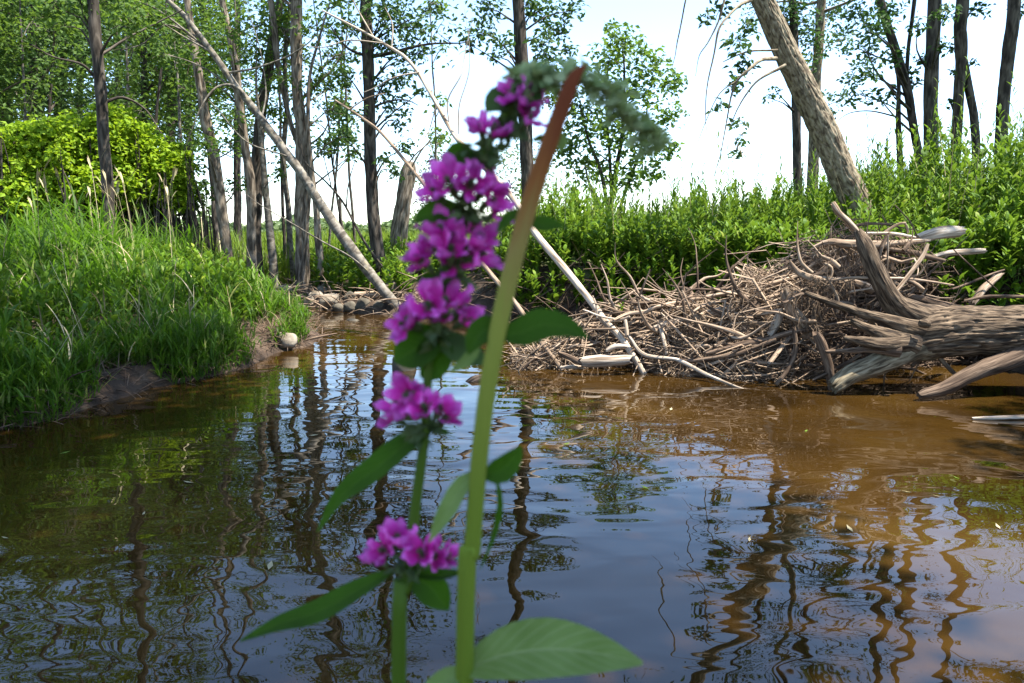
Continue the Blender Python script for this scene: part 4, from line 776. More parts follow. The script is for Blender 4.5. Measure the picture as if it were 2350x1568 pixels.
for a in [('pale boulder alone at the tip of the grassy spit', 657, 783, 54, 40, 6.3, 'rock_pale', 1),
          ('largest pale stone of the far shore row', 760, 690, 60, 30, 9.9, 'rock_pale', 2), ('pale stone behind the left end of the largest pale stone', 727, 680, 36, 24, 10.4, 'rock_pale', 3),
          ('small whitish stone at the left end of the far shore row', 708, 693, 28, 26, 10.2, 'rock_pale', 4), ('rounded tan stone right of the largest pale stone', 805, 682, 34, 24, 9.9, 'rock_grey', 55),
          ('low round stone in front of the tan stone', 803, 705, 36, 22, 9.6, 'rock_grey', 56), ('tall blunt grey stone at the water, left of the leaning grey trunk foot', 836, 702, 44, 36, 9.5, 'rock_grey', 57),
          ('dark wet stone at the foot of the largest pale stone', 776, 708, 30, 18, 9.7, 'rock_grey', 8), ('dark round stone under the swollen trunk foot', 898, 660, 34, 28, 9.9, 'rock_grey', 59),
          ('dark stone behind the leaning grey trunk', 905, 606, 22, 20, 11.2, 'rock_grey', 10), ('grey stone right of the leaning grey trunk foot', 938, 700, 34, 26, 9.2, 'rock_grey', 61),
          ('brown stone in deep shade beside the blunt grey stone', 872, 704, 36, 26, 9.4, 'rock_grey', 62), ('flat wet stone lying in the water by the left end of the row', 688, 703, 34, 12, 10.1, 'rock_grey', 13),
          ('pale flat stone among the roots at the far left of the shore', 655, 664, 42, 16, 11, 'rock_pale', 14), ('mossy low stone in the riffle', 810, 737, 34, 10, 8.6, 'rock_grey', 15),
          ('dark boulder in the water left of the heap, behind the flowers', 925, 842, 64, 60, 5.35, 'rock_grey', 16),
          ('small pale stone between the largest pale stone and the roots', 740, 668, 30, 18, 10.8, 'rock_pale', 17)]: rock(*a)
for lab, pts, mat in [('grey log lying among the stones of the far shore', [(815, 676, 9.9, 12), (850, 676, 9.9, 15), (890, 678, 9.8, 12)], 'drift'),
                      ('grey piece of wood floating by the grassy bank', [(432, 868, 5.15, 5), (470, 870, 5.1, 9), (520, 871, 5.1, 7), (548, 872, 5.1, 3)], 'drift'),
                      ('short whitish twig standing up at the foot of the leaning grey trunk', [(936, 712, 9.2, 4), (940, 690, 9.2, 6), (930, 672, 9.2, 3)], 'drift_pale'),
                      ('thin dark twig at the very tip of the spit', [(700, 782, 6.6, 4), (740, 772, 6.6, 6), (775, 765, 6.7, 2)], 'drift_dark')]:
    mb = MB(); tube(mb, px_tube_pts(pts, None), 8, 0.04, rough=0.25, wob=0.01, seed=len(lab)); tag(mb.build('driftwood_branch', M[mat], None, recentre=True), lab, 'branch', 'driftwood along the shore')

rng = np.random.default_rng(91)
for k, (x, y) in enumerate([(12, 1236), (150, 1040), (432, 1108), (2080, 1130), (2195, 1098), (2150, 1140), (1950, 1215), (1300, 1020), (720, 1000), (1540, 940), (1850, 990), (620, 1300), (1720, 1240), (1480, 1120), (2290, 1210), (330, 1180)]):
    mb = MB(); c = G(x, y); L = rng.uniform(0.012, 0.03); a = rng.uniform(0, 3.14); dx = np.array([math.cos(a), math.sin(a), 0]) * L; dy = np.array([-math.sin(a), math.cos(a), 0]) * L * 0.3
    mb.add([c - dx + [0, 0, .003], c - dy + [0, 0, .002], c + dx + [0, 0, .006], c + dy + [0, 0, .004], c + [0, 0, .002]], [[0, 1, 4], [1, 2, 4], [2, 3, 4], [3, 0, 4]])
    tag(mb.build('floating_leaf', M[['straw', 'leaf_bright'][k % 3 == 1]], None, smooth=False, recentre=True), 'tiny leaf fragment floating on the open brown water', 'leaf', 'leaf bits floating on the creek')
# ------------------------------------------------------------------ grass, weeds, undergrowth
def scatter(n, x0, x1, y0, y1, keep, seed):
    rng = np.random.default_rng(seed); out = []; got = 0
    while got < n:
        q = np.stack([rng.uniform(x0, x1, n * 2), rng.uniform(y0, y1, n * 2)], 1); s = sdist(q); q = q[keep(q, s)]
        out.append(q); got += len(q)
        if len(q) == 0: break
    q = np.concatenate(out)[:n]; return np.column_stack([q, height(q)])
def culms(mb, B, hgt, seed, nl=6, width=0.011, lean=0.14):
    """reed-like grass: a stem and arching leaves from it"""
    rng = np.random.default_rng(seed); n = len(B); h = hgt * rng.uniform(0.55, 1.2, n); az = rng.uniform(0, 6.283, n); tl = np.abs(rng.normal(0, lean, n))
    blades(mb, B, az, h, tl, rng.uniform(0, 0.4, n), np.full(n, 0.005), [1, 1, 0.9, 0.6])
    for k in range(nl):
        f = rng.uniform(0.05, 0.9, n); a2 = rng.uniform(0, 6.283, n)
        b = B + np.stack([np.cos(az) * np.sin(tl), np.sin(az) * np.sin(tl), np.cos(tl)], 1) * (h * f)[:, None]
        blades(mb, b, a2, hgt * rng.uniform(0.28, 0.62, n), rng.uniform(0.15, 0.7, n), rng.uniform(0.4, 2.0, n), width * rng.uniform(0.6, 1.3, n))
def weeds(mb, ms, B, hgt, seed, nl=34, ll=0.10, lw=0.2, prof=LANCE_PROF):
    rng = np.random.default_rng(seed); n = len(B); h = hgt * rng.uniform(0.65, 1.15, n); az = rng.uniform(0, 6.283, n); tl = np.abs(rng.normal(0, 0.12, n))
    blades(ms, B, az, h, tl, np.full(n, 0.15), np.full(n, 0.008), [1, 0.9, 0.7, 0.3]); blades(ms, B, az + 1.57, h, tl * 0, np.full(n, 0.0), np.full(n, 0.006), [1, 0.9, 0.6, 0.2])
    ax = np.stack([np.cos(az) * np.sin(tl + .06), np.sin(az) * np.sin(tl + .06), np.cos(tl + .06)], 1)
    for k in range(nl):
        f = 0.15 + 0.85 * (k + 0.5) / nl; b = B + ax * (h * f)[:, None]; L = ll * rng.uniform(0.7, 1.3, n) * (1.15 - 0.55 * f)
        blades(mb, b, az + k * 2.4 + rng.normal(0, 0.3, n), L, rng.uniform(0.5, 1.0, n) * (1.3 - 0.7 * f), rng.uniform(0.4, 1.0, n), L * lw, prof, 0.25)
mb = MB()
B = scatter(4000, -6.5, -1.2, 3.0, 10.5, lambda q, s: (s > 0.28) & (q[:, 0] < -1.6 - 0.25 * (q[:, 1] - 4)), 1)
s = sdist(B[:, :2]); 
hg = 0.32 + 0.34 * sm(0.2, 1.6, s); hg *= 0.5 + 1.0 * vnoise(np.column_stack([B[:, :2] * 1.3, 0 * s]), 8); culms(mb, B, hg, 2, 7, 0.016, 0.24)
B = scatter(3200, -4.5, -1.2, 3.0, 9, lambda q, s: (s > 0.0) & (s < 0.55) & (q[:, 0] < -1.15 - 0.3 * (q[:, 1] - 4)) & (vnoise(np.column_stack([q * 2.2, 0 * s]), 3) > 0.42), 3)
culms(mb, B, RNG.uniform(0.12, 0.32, len(B)), 4, 5, 0.010, 0.5)
tag(mb.build('bank_grass', M['grass'], smooth=False), 'tall green reed grass covering the left bank', kind='stuff')
mb2, ms2 = MB(), MB(); Bw = scatter(230, -6, -1.6, 3.4, 10, lambda q, s: (s > 0.4) & (q[:, 0] < -1.8 - 0.25 * (q[:, 1] - 4)) & (vnoise(np.column_stack([q * 0.9, 0 * s]), 33) > 0.5), 34)
weeds(mb2, ms2, Bw, 0.55, 35, 18, 0.13, 0.42, BROAD_PROF); tag(mb2.build('broadleaf_weeds', M['leaf_weed'], smooth=False), 'broad-leaved weeds mixed into the left bank grass', kind='stuff'); tag(ms2.build('broadleaf_stems', M['plant_stem'], smooth=False), 'green stems of the weeds in the left bank grass', kind='stuff')
mb2 = MB(); Bw = scatter(420, -6, -1.5, 3.2, 9.5, lambda q, s: (s > 0.1) & (q[:, 0] < -1.5 - 0.25 * (q[:, 1] - 4)), 36); culms(mb2, Bw, RNG.uniform(0.25, 0.75, len(Bw)), 37, 2, 0.009, 0.5)
tag(mb2.build('dry_grass', M['straw'], smooth=False), 'dry bent straw among the green grass of the left bank', kind='stuff')
# seed heads
mb = MB(); B = scatter(40, -5.2, -2.4, 6, 9.5, lambda q, s: s > 1.2, 5); rng = np.random.default_rng(6); n = len(B)
az = rng.uniform(0, 6.28, n); h = rng.uniform(0.95, 1.45, n); tl = rng.uniform(0.02, 0.2, n)
blades(mb, B, az, h, tl, np.full(n, 0.25), np.full(n, 0.004), [1, 1, 1, 0.8])
tip = B + np.stack([np.cos(az) * np.sin(tl + .1), np.sin(az) * np.sin(tl + .1), np.cos(tl + .1)], 1) * (h * 0.98)[:, None]
for k in range(3): blades(mb, tip, az + k * 0.15, rng.uniform(0.10, 0.17, n), tl + 0.3, np.full(n, 0.5), np.full(n, 0.013), [0.4, 1, 0.8, 0.1])
tag(mb.build('grass_seedheads', M['straw'], smooth=False), 'pale seed heads nodding above the left grass', kind='stuff')
# straw litter along the left waterline
mb = MB(); B = scatter(2200, -4.2, -1.0, 3.0, 8.5, lambda q, s: (s > 0.0) & (s < 0.55), 7); rng = np.random.default_rng(8); n = len(B); B[:, 2] += 0.012
blades(mb, B, rng.uniform(0, 6.28, n), rng.uniform(0.08, 0.3, n), rng.uniform(0.9, 1.6, n), rng.uniform(0, 0.6, n), rng.uniform(0.003, 0.007, n), [0.6, 1, 0.8, 0.2])
tag(mb.build('straw_litter', M['leaf_dead'], smooth=False), 'dead straw and stalks lying on the muddy left shore', kind='stuff')

mb, ms = MB(), MB()
B = scatter(1250, -0.3, 7.5, 5.6, 12.5, lambda q, s: (s > 0.18) & ((q[:, 1] > 7.4) | (q[:, 0] > 3.0)), 11)
hh = (0.52 + 0.22 * sm(0.2, 1.4, sdist(B[:, :2])) + 0.16 * sm(3, 5, B[:, 0])) * (0.5 + 1.0 * vnoise(np.column_stack([B[:, :2] * 1.1, 0 * B[:, 0]]), 9)); k_ = len(B) // 2
weeds(mb, ms, B[:k_], hh[:k_], 12, 30, 0.15, 0.24); weeds(mb, ms, B[k_:], hh[k_:] * 0.9, 112, 22, 0.15, 0.42, BROAD_PROF); weeds(mb, ms, B[::6] + np.array([0.05, 0.03, 0]), hh[::6] * 1.35, 113, 34, 0.13, 0.15)
B = scatter(520, -0.2, 6, 5.2, 9.8, lambda q, s: (s > 0.06) & (s < 0.7) & ((q[:, 1] > 7.2) | (q[:, 0] > 3.3)), 13); weeds(mb, ms, B, 0.46, 14, 18, 0.14, 0.4, BROAD_PROF)
B = scatter(90, 0.2, 7.5, 8.6, 12.5, lambda q, s: s > 0.7, 131); weeds(mb, ms, B, RNG.uniform(0.85, 1.3, len(B)), 132, 34, 0.15, 0.18)
md = MB(); B = scatter(110, -0.2, 7.5, 6.5, 11.5, lambda q, s: (s > 0.3) & ((q[:, 1] > 7.4) | (q[:, 0] > 3.0)), 133); n = len(B); rng = np.random.default_rng(134)
for dz in (0.0, 1.57): blades(md, B, rng.uniform(0, 6.28, n) + dz, rng.uniform(0.6, 1.25, n), np.abs(rng.normal(0, 0.25, n)), rng.uniform(-0.1, 0.3, n), np.full(n, 0.008), [1, 1, 0.8, 0.3])
tag(md.build('dead_stalks', M['straw'], smooth=False), 'last year\'s dry dead stalks among the bank weeds', kind='stuff')
tag(mb.build('weed_foliage', M['leaf_weed'], smooth=False), 'dense sunlit leafy weeds along the far and right bank', kind='stuff')
tag(ms.build('weed_stems', M['plant_stem'], smooth=False), 'green upright stems of the bank weeds', kind='stuff')
# individually recognisable tall weeds
def weed_plant(label, x, y, d, hgt, seed, nl=26, ll=0.13, lw=0.22, mat='leaf_weed'):
    b = P(x, y, d); gz = H1(b[0], b[1]); top = b[2]; h = max(0.25, top - gz) if hgt is None else hgt; z0 = gz if hgt is None else b[2] - h
    root = thing('tall_weed', label, 'plant', (b[0], b[1], z0), 'tall weeds standing out of the bank'); m1, m2 = MB(), MB()
    weeds(m1, m2, np.array([[b[0], b[1], z0]]), h, seed, nl, ll, lw); m2.build('stem', M['plant_stem'], root); m1.build('foliage', M[mat], root, smooth=False)
weed_plant('tall dark-leaved weed rising above the others right of the bushy tree', 1592, 425, 8.8, None, 201, 16, 0.22, 0.28)
weed_plant('tall weed with drooping leaves left of the leaning big trunk', 1700, 440, 9.0, None, 202, 16, 0.2, 0.2)
weed_plant('small bright weed sprouting from the dark cutbank', 1412, 612, 8.1, 0.45, 203, 16, 0.2, 0.3)
weed_plant('small green sprig growing on top of the heap', 1418, 690, 5.7, 0.22, 204, 12, 0.1, 0.35)
weed_plant('tallest narrow weed in front of the forked trunks', 2150, 330, 8.2, None, 205, 34, 0.16, 0.16)
weed_plant('upright weed just right of the tallest narrow one', 2232, 350, 8.4, None, 206, 32, 0.16, 0.16)
weed_plant('narrow weed near the trunk at the right edge', 2335, 400, 7.8, None, 207, 30, 0.16, 0.16)
weed_plant('bright weed at the foot of the big leaning trunk', 2000, 400, 7.9, None, 208, 30, 0.15, 0.2)

mb = MB(); rng = np.random.default_rng(61); B = scatter(260, -4.2, -1.3, 3.0, 7.5, lambda q, s: (s > -0.02) & (s < 0.3), 62)
for b in B:
    a = rng.uniform(0, 6.28); L = rng.uniform(0.06, 0.28); d = np.array([math.cos(a), math.sin(a), rng.normal(0.0, 0.35)]); r = rng.uniform(0.002, 0.006)
    tube(mb, [np.append(b, r), np.append(b + d * L * 0.5 + [0, 0, 0.02], r * 0.8), np.append(b + d * L, r * 0.3)], 4, 0.08, cap=False)
tag(mb.build('shore_roots', M['drift_dark']), 'fine roots and twigs poking out of the eroded left mud edge', kind='stuff')
# undergrowth among the left trees
mb, ms = MB(), MB(); B = scatter(620, -5.5, 0.4, 9.6, 14, lambda q, s: s > 0.35, 15); weeds(mb, ms, B, 0.55, 16, 20, 0.14, 0.5, BROAD_PROF)
tag(mb.build('undergrowth', M['leaf_weed'], smooth=False), 'broad leafy undergrowth among the trunks of the far bank', kind='stuff'); tag(ms.build('undergrowth_stems', M['plant_stem'], smooth=False), 'thin green stems of the undergrowth', kind='stuff')
# shore twigs and roots by the stones
rng = np.random.default_rng(21); mb = MB(); B = scatter(420, -3.8, 0.6, 8.8, 12, lambda q, s: (s > -0.02) & (s < 0.7), 22)
for b in B:
    a = rng.uniform(0, 6.28); L = rng.uniform(0.15, 0.7); d = np.array([math.cos(a), math.sin(a) * 0.5, rng.normal(0.15, 0.25)]); r = rng.uniform(0.003, 0.011)
    tube(mb, [np.append(b, r), np.append(b + d * L * 0.5 + [0, 0, 0.06], r * 0.8), np.append(b + d * L, r * 0.3)], 4, 0.1, cap=False)
tag(mb.build('root_litter', M['drift']), 'roots and dead twigs washed up behind the shore stones', kind='stuff')
# cutbank roots on the far side
mb = MB(); B = scatter(260, -0.2, 3.6, 7, 8.9, lambda q, s: (s > -0.05) & (s < 0.35), 23)
for b in B:
    a = rng.uniform(0, 6.28); L = rng.uniform(0.2, 0.7); d = np.array([math.cos(a), -abs(math.sin(a)) * 0.4, rng.normal(-0.1, 0.5)]); r = rng.uniform(0.003, 0.012)
    tube(mb, [np.append(b, r), np.append(b + d * L * 0.5 + [0, -0.05, 0.03], r * 0.8), np.append(b + d * L + [0, -0.05, 0], r * 0.3)], 4, 0.1, cap=False)
tag(mb.build('bank_roots', M['drift_dark']), 'bare roots and brush hanging out of the dark cutbank', kind='stuff')
# meadow and far wood
mb = MB(); rng = np.random.default_rng(31); n = 26000; ang = rng.uniform(-0.72, 0.72, n); dist = 12.5 + 60 * rng.random(n) ** 1.8
q = np.stack([np.sin(ang) * dist, np.cos(ang) * dist], 1); B = np.column_stack([q, height(q)])
blades(mb, B, rng.uniform(0, 6.28, n), rng.uniform(0.35, 0.9, n), rng.uniform(0, 0.35, n), rng.uniform(0.1, 0.9, n), 0.008 + 0.0009 * dist, [0.8, 1, 0.7, 0.1])
tag(mb.build('meadow_grass', M['leaf_bright'], smooth=False), 'sunny meadow grass running back to the horizon', kind='stuff')
mb = MB(); n = 16000; ang = rng.uniform(-0.75, 0.75, n); dist = rng.uniform(85, 100, n); hh = 1.2 + 3.2 * fbm(np.stack([ang * 25, 0 * ang, 0 * ang], 1), 41, 4)
C = np.stack([np.sin(ang) * dist, np.cos(ang) * dist, 0.6 + hh * rng.random(n)], 1); leaves(mb, C, 0.9, 0.7, rng=rng)
tag(mb.build('far_wood', M['leaf_pale'], smooth=False), 'low line of far trees along the horizon', kind='stuff')

# ------------------------------------------------------------------ unseen trees, crowns placed to shade the flower, near water and right bank
def shade_tree(label, base, top, crown, n, lsize, seed):
    rng = np.random.default_rng(seed); gz = max(0.0, H1(*base)); root = thing('unseen_shade_tree', label, 'tree', (base[0], base[1], gz)); mk, ml = MB(), MB()
    b = np.array([base[0], base[1], gz - 0.2]); tpt = np.array(top)
    tube(mk, [np.append(b, 0.24), np.append(b * 0.5 + tpt * 0.5 + [0.2, -0.2, 0.4], 0.19), np.append(tpt, 0.12)], 12, 0.15, rough=0.15, seed=seed); mk.build('trunk', M['bark_grey'], root)
    mk = MB(); tot = sum(c[3] ** 2 for c in crown)
    for (x, y, z, r) in crown:
        c = np.array([x, y, z]); tube(mk, [np.append(tpt, 0.07), np.append((tpt + c) / 2 + [0, 0, 0.2], 0.05), np.append(c, 0.015)], 6, 0.2, wob=0.05, seed=seed)
        leaves(ml, spray_points(c, r, int(n * r * r / tot), rng, 0.6), lsize, 0.5, rng=rng)
    tag(mk.build('limb_growth', M['bark_grey'], root), kind='stuff'); ml.build('crown', M['leaf_wood'], root, smooth=False)
shade_tree('broad overhanging tree on the near right bank, out of the picture behind the viewer', (5.4, -2.6), (3.8, -0.9, 5.6),
           [(2.6, -0.1, 6.6, 1.3), (2.7, 1.0, 7.0, 1.4), (1.6, 1.4, 7.2, 1.5), (3.1, -1.0, 6.2, 1.3), (0.7, 1.8, 7.0, 1.5), (2.0, 2.6, 7.2, 1.4), (1.9, 0.1, 7.6, 1.3), (2.5, 3.6, 7.3, 1.1), (3.4, 1.75, 7.0, 0.8)], 27000, 0.13, 71)
shade_tree('leafy overhanging tree on the near left bank, out of the picture', (-4.4, 0.8), (-2.4, 2.2, 6.0),
           [(0.7, 3.0, 7.0, 1.4), (-0.4, 2.6, 7.2, 1.5), (1.1, 4.2, 7.3, 0.9), (0.3, 4.5, 7.2, 0.8), (-0.9, 3.8, 7.2, 1.0), (-2.0, 2.8, 7.6, 1.3), (0.2, 5.6, 7.4, 0.5), (-1.6, 5.0, 7.4, 0.7)], 11000, 0.13, 72)
shade_tree('unseen leafy tree added on the right bank to shade the right-hand trunks', (9.4, 10.4), (8.6, 10.2, 6.0), [(7.8, 10.2, 6.9, 1.2), (8.5, 9.6, 7.1, 1.3), (9.2, 9.4, 7.2, 1.3), (8.2, 10.8, 7.8, 1.2)], 9000, 0.13, 73)  # added out of view so its crown darkens the right-hand trunks
shade_tree('smaller leafy tree on the right bank beyond the picture edge', (7.4, 1.4), (7.0, 2.0, 5.6), [(6.5, 2.9, 7.0, 0.8), (6.0, 2.3, 6.9, 0.8), (6.8, 2.0, 7.3, 0.9), (5.6, 5.1, 7.0, 0.6)], 5200, 0.13, 74)  # last crown clump added to darken the water under the fallen log

# ------------------------------------------------------------------ foreground: purple flower spike and broken stalk
FD = 0.235
def strip_leaf(pts, maxw, mat, parent, d0=FD, tilt=(0, -1, 0.5), fold=0.25, prof=None, label=None, wave=0.0):
    """one leaf: midrib points (px, py[, distance]), width in px, faces about along tilt"""
    c = spline([np.append(P(p[0], p[1], p[2] if len(p) > 2 else d0), 0.001) for p in pts], 0.004)[:, :3]; n = len(c)
    T = unit(np.gradient(c, axis=0)); nv = unit(np.array(tilt, float)); S = unit(np.cross(T, nv)); Nn = np.cross(S, T)
    f = np.linspace(0, 1, n); w = (np.sin(np.pi * np.clip(f * 0.93 + 0.05, 0, 1) ** (0.75 if prof is None else prof)) ** 0.9 * maxw / 2 / F * d0)[:, None]
    cols = []
    AC = (-1, -0.6, -0.2, 0, 0.2, 0.6, 1)
    for a in AC: cols.append(c + S * w * a + Nn * w * fold * abs(a) ** 1.3 + Nn * (0.0015 * wave * np.sin(f * 12 + a * 2) * abs(a))[:, None])
    V = np.stack(cols, 1); m = V.shape[1]; i = np.arange(n - 1)[:, None] * m; j = np.arange(m - 1)[None]
    Fl = np.stack(np.broadcast_arrays(i + j, i + j + 1, i + j + m + 1, i + j + m), -1).reshape(-1, 4)
    UV0 = np.stack(np.broadcast_arrays(np.array(AC)[None], f[:, None]), -1).reshape(-1, 2)
    mb = MB(); mb.add(V.reshape(-1, 3), Fl, UV0[Fl]); o = mb.build('leaf', mat, parent)
    if label: o['label'] = label
    return o
def stem_pts(pts):
    return [np.append(P(x, y, d), w / 2 / F * d) for (x, y, d, w) in pts]
sp = stem_pts([(915, 1600, FD, 38), (935, 1350, FD, 34), (955, 1150, FD, 26), (975, 1000, FD, 24), (985, 830, FD, 22), (1010, 700, FD, 22), (1040, 540, FD, 22), (1085, 400, FD, 20), (1120, 330, FD, 20), (1165, 255, FD, 18), (1203, 195, FD, 18)])
bpt = sp[0].copy()
plant = thing('purple_loosestrife', 'purple flowering spike with a drooping green tip, closest to the viewer', 'flower', (bpt[0] - 0.01, bpt[1] + 0.03, 0))
pre = [np.array([bpt[0] - 0.012, bpt[1] + 0.03, -0.15, 0.004]), np.array([bpt[0] - 0.01, bpt[1] + 0.02, 0.4, 0.0036])]
mb = MB(); tube(mb, pre + sp, 10, 0.008, cap=False, rough=0.08, seed=2); mb.build('stem', M['plant_stem'], plant)
# petal mesh, shared
def petal_mesh():
    n, m = 7, 5; V = []
    for a in range(n):
        t = a / (n - 1); w = 0.0031 * math.sin(math.pi * (t * 0.86 + 0.06)) ** 0.8 * (0.55 + 0.7 * t)
        for b in range(m):
            s = b / (m - 1) * 2 - 1; V.append((s * w, t * 0.0105 * (1 - 0.08 * abs(s) * t), 0.0012 * math.sin(t * 9 + s * 2) * t + 0.0007 * s * s + 0.002 * t * t))
    Fq = [(a * m + b, a * m + b + 1, (a + 1) * m + b + 1, (a + 1) * m + b) for a in range(n - 1) for b in range(m - 1)]
    me = bpy.data.meshes.new('petal'); me.from_pydata(V, [], Fq); me.materials.append(M['petal']); me.polygons.foreach_set('use_smooth', [True] * len(Fq)); return me
PET = petal_mesh()
def calyx_mesh():
    mb = MB(); tube(mb, [(0, 0, -0.006, 0.0010), (0, 0, -0.003, 0.0017), (0, 0, 0.0, 0.0017), (0, 0, 0.0006, 0.0012)], 8, 0.001)
    for k in range(6):
        a = k * 1.047; tube(mb, [(math.cos(a) * 0.0012, math.sin(a) * 0.0012, 0, 0.0004), (math.cos(a) * 0.0024, math.sin(a) * 0.0024, 0.002, 0.0001)], 4, 0.001)
    for k in range(5):
        a = k * 1.257 + 0.4; tube(mb, [(0, 0, 0, 0.00018), (math.cos(a) * 0.001, math.sin(a) * 0.001, 0.005, 0.0002)], 4, 0.002)
    o = mb.build('flower', M['calyx']); me = o.data; bpy.data.objects.remove(o); return me
CAL = calyx_mesh()
fr = random.Random(3)
def flower(c, nrm, scale):
    o = bpy.data.objects.new('flower', CAL); COL.objects.link(o); o.parent = plant
    o.location = tuple(np.array(c) - np.array(plant.location)); o.rotation_mode = 'QUATERNION'; o.rotation_quaternion = Vector(nrm).to_track_quat('Z', 'Y'); o.scale = (scale,) * 3
    from mathutils import Quaternion, Euler
    ph = fr.uniform(0, 1)
    for k in range(6):
        p = bpy.data.objects.new('petal', PET); COL.objects.link(p); p.parent = o; a = ph + k * math.pi / 3 + fr.gauss(0, 0.12); r = 0.0012
        p.location = (math.sin(-a) * r, math.cos(a) * r, 0.0003); p.rotation_euler = (fr.uniform(0.25, 0.85), fr.gauss(0, 0.25), a); s = fr.uniform(0.8, 1.12); p.scale = (s * fr.uniform(0.85, 1.15), s, s)
whorls = [[(878, 1262, -0.5), (905, 1240, 0.1), (862, 1285, -0.9), (1000, 1280, 0.4), (1025, 1285, 0.9), (975, 1272, 0.0)],
          [(915, 940, -0.8), (945, 915, -0.2), (980, 945, 0.1), (1010, 945, 0.6), (905, 965, -1.0), (1025, 965, 1.0), (940, 900, -0.1)],
          [(945, 745, -0.9), (985, 705, -0.3), (1025, 700, 0.1), (1062, 715, 0.6), (1070, 745, 0.9), (930, 752, -1.0), (1005, 740, 0.0)],
          [(960, 600, -0.9), (1005, 570, -0.3), (1035, 585, 0.1), (1080, 565, 0.5), (1095, 595, 0.9), (1050, 615, 0.3), (975, 615, -0.7), (1012, 535, -0.2), (1098, 550, 0.8)],
          [(1000, 450, -0.9), (1030, 425, -0.4), (1078, 425, 0.2), (1110, 435, 0.6), (1125, 468, 0.9), (1138, 500, 1.0)],
          [(1105, 305, -0.4), (1128, 318, 0.5)], [(1180, 225, -0.5), (1205, 245, 0.8), (1208, 285, 0.6)]]
for wi, wv in enumerate(whorls):
    mx_ = sum(q[0] for q in wv) / len(wv); my_ = sum(q[1] for q in wv) / len(wv); wv = [(mx_ + (q[0] - mx_) * 0.9, my_ + (q[1] - my_) * 0.85, q[2]) for q in wv]
    for (x, y, side) in wv:
        d = FD - 0.008 * (1 - abs(side)) * fr.uniform(0.3, 1.2) + fr.gauss(0, 0.002)
        flower(P(x, y, d), (side * 0.9 + fr.gauss(0, 0.15), -0.55 + fr.gauss(0, 0.25), 0.75 + fr.gauss(0, 0.25)), fr.uniform(0.68, 0.86) * (0.9 if wi > 4 else 1))
# bract clumps under each whorl
mb = MB(); rng = np.random.default_rng(9)
for (x, y, r) in [(935, 1295, 26), (970, 985, 30), (1010, 775, 36), (1035, 630, 34), (1070, 480, 40), (1100, 355, 36), (1165, 290, 26), (1190, 240, 18), (1205, 200, 22)]:
    leaves(mb, spray_points(P(x, y, FD), r / F * FD, 60, rng), 0.006, 0.5, rng=rng)
tag(mb.build('calyx_growth', M['calyx'], plant), kind='stuff')
# drooping bud tip
tipc = [(1203, 195, FD, 18), (1222, 172, FD, 16), (1262, 182, FD + .002, 12), (1300, 172, FD + .004, 12), (1345, 182, FD + .005, 12), (1395, 215, FD + .005, 11), (1445, 265, FD + .005, 9), (1480, 308, FD + .005, 7), (1505, 330, FD + .005, 4)]
mb = MB(); tube(mb, stem_pts(tipc), 8, 0.004, rough=0.1); S = spline(stem_pts(tipc), 0.0022)
for k in range(len(S)):
    f = k / len(S); r = 0.0046 * (1 - 0.35 * f) * (0.7 + 0.6 * abs(math.sin(k * 0.55)))
    leaves(mb, spray_points(S[k, :3], r, 16, rng, 1.0), 0.006, 0.55, up=0.2, droop=0.0, rng=rng)
mb.build('bud_tip', M['bud'], plant)
PL, PP = M['plant_leaf'], M['plant_leaf_pale']
strip_leaf([(1190, 215), (1196, 180), (1205, 140)], 44, M['bud'], plant)
strip_leaf([(900, 1312), (820, 1355), (730, 1405), (640, 1432), (550, 1472)], 62, PL, plant, tilt=(-0.1, -0.8, 0.9), prof=0.9)
strip_leaf([(945, 1320), (985, 1345), (1010, 1375), (1030, 1400)], 80, PL, plant, tilt=(0.2, -1, 0.2)); strip_leaf([(955, 1318), (1010, 1322), (1070, 1312)], 40, PL, plant, tilt=(0.2, -0.4, 1))
strip_leaf([(990, 980), (930, 1020), (850, 1085), (780, 1140), (728, 1222)], 66, PL, plant, tilt=(-0.3, -1, 0.6), prof=0.7)
strip_leaf([(990, 985), (1012, 990), (1034, 996)], 20, PL, plant)
strip_leaf([(1010, 760), (970, 790), (930, 815), (905, 830)], 105, PL, plant, tilt=(-0.2, -1, 0.35), prof=0.8); strip_leaf([(1000, 770), (1000, 810), (985, 850), (965, 865)], 90, PL, plant, tilt=(0, -1, 0.3))
strip_leaf([(1010, 770), (1050, 800), (1090, 820), (1120, 835)], 70, M['leaf_dark'], plant, tilt=(0.2, -1, 0.5)); strip_leaf([(1030, 640), (985, 640), (940, 650)], 40, PL, plant, tilt=(0, -0.6, 1))
strip_leaf([(1060, 480), (1010, 485), (975, 495), (950, 510)], 58, PL, plant, tilt=(-0.1, -1, 0.4)); strip_leaf([(1070, 490), (1075, 515), (1072, 540)], 40, PL, plant)
strip_leaf([(1085, 365), (1060, 355), (1040, 352), (1022, 362)], 54, PL, plant, tilt=(0, -1, 0.1)); strip_leaf([(1100, 340), (1120, 365), (1120, 395)], 60, M['leaf_dark'], plant, tilt=(0, -1, 0.1))
strip_leaf([(1175, 225), (1150, 230), (1130, 240), (1116, 258)], 62, M['leaf_dark'], plant, tilt=(0, -1, 0.2)); strip_leaf([(1200, 215), (1225, 215), (1245, 230)], 44, M['leaf_dark'], plant); strip_leaf([(1170, 260), (1165, 295), (1160, 320)], 54, M['leaf_dark'], plant)
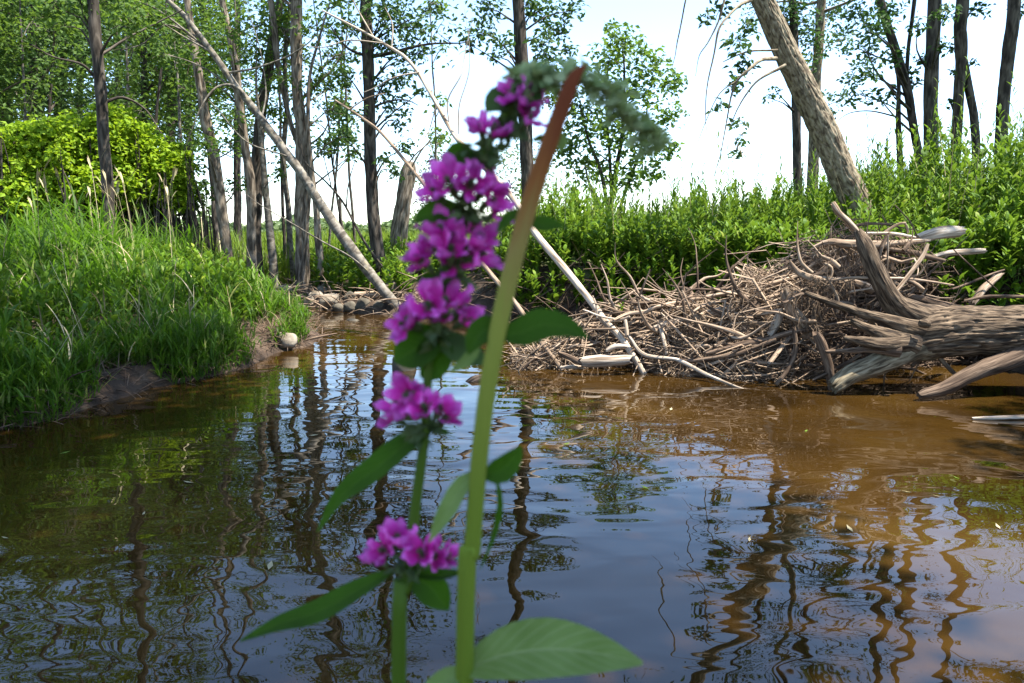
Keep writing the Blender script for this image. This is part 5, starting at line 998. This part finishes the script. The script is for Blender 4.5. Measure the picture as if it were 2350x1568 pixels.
# broken stalk
SD = 0.212
bp = stem_pts([(1066, 1600, SD, 42), (1085, 1250, SD, 42), (1110, 960, SD, 42), (1150, 725, SD, 42), (1203, 510, SD, 42), (1262, 325, SD, 40), (1306, 205, SD, 34), (1322, 172, SD, 26), (1345, 150, SD, 6)])
b0 = bp[0]; pre = [np.array([b0[0] - 0.01, b0[1] + 0.03, -0.15, 0.0042]), np.array([b0[0] - 0.008, b0[1] + 0.02, 0.4, 0.0036])]
pts_all = pre + bp; ss = spline(pts_all, 0.006); STALK_LEN = float(np.linalg.norm(np.diff(ss[:, :3], axis=0), axis=1).sum()) + 2 * 0.71
M['stalk'] = stalk_material()
stalk = thing('broken_stalk', 'thick green stalk snapped off with a rusty brown broken end, right of the purple flowers', 'plant stalk', (b0[0] - 0.01, b0[1] + 0.03, 0))
mb = MB(); sq = lambda th, arc, rr: rr * (0.08 * np.cos(4 * th) + 0.05 * vnoise(np.stack(np.broadcast_arrays(np.cos(th) * 3, np.sin(th) * 3, arc * 120), -1), 4))
tube(mb, pts_all, 24, 0.004, seed=2, disp=sq, rough=0.06, jag=1.0); mb.build('stem', M['stalk'], stalk)
strip_leaf([(1075, 1535), (1150, 1505), (1260, 1490), (1370, 1500), (1475, 1522)], 160, PP, stalk, d0=SD, tilt=(0.1, -0.55, 1), prof=0.8, fold=0.15, label='large pale green leaf at the foot of the picture')
strip_leaf([(1065, 1545), (1030, 1560), (990, 1580), (940, 1620)], 60, PP, stalk, d0=SD, tilt=(-0.1, -0.6, 1))
strip_leaf([(1108, 1085), (1065, 1110), (1035, 1160), (1010, 1200), (985, 1245)], 52, PP, stalk, d0=SD, tilt=(-0.6, -1, 0.4), prof=0.9); strip_leaf([(1112, 1092), (1150, 1080), (1178, 1050), (1196, 1022)], 62, PL, stalk, d0=SD, tilt=(0.4, -1, 0.5))
strip_leaf([(1140, 1100), (1148, 1160), (1130, 1240), (1100, 1310)], 16, PL, stalk, d0=SD + .01)
strip_leaf([(1148, 768), (1195, 765), (1245, 745), (1300, 752), (1350, 775)], 78, PL, stalk, d0=SD, tilt=(0.1, -1, 0.5), prof=0.85); strip_leaf([(1150, 762), (1115, 755), (1090, 780), (1075, 815)], 66, PL, stalk, d0=SD, tilt=(-0.3, -1, 0.2)); strip_leaf([(1100, 790), (1070, 830), (1030, 855)], 30, PP, stalk, d0=SD + .008)
strip_leaf([(1200, 488), (1175, 495), (1155, 515), (1140, 535)], 30, PL, stalk, d0=SD, tilt=(-0.2, -1, 0.5)); strip_leaf([(1210, 505), (1240, 515), (1270, 515), (1298, 520)], 38, PL, stalk, d0=SD, tilt=(0.2, -1, 0.4))
strip_leaf([(1262, 325), (1240, 318), (1218, 326)], 22, PL, stalk, d0=SD); strip_leaf([(1270, 310), (1290, 325), (1285, 352)], 34, PP, stalk, d0=SD)
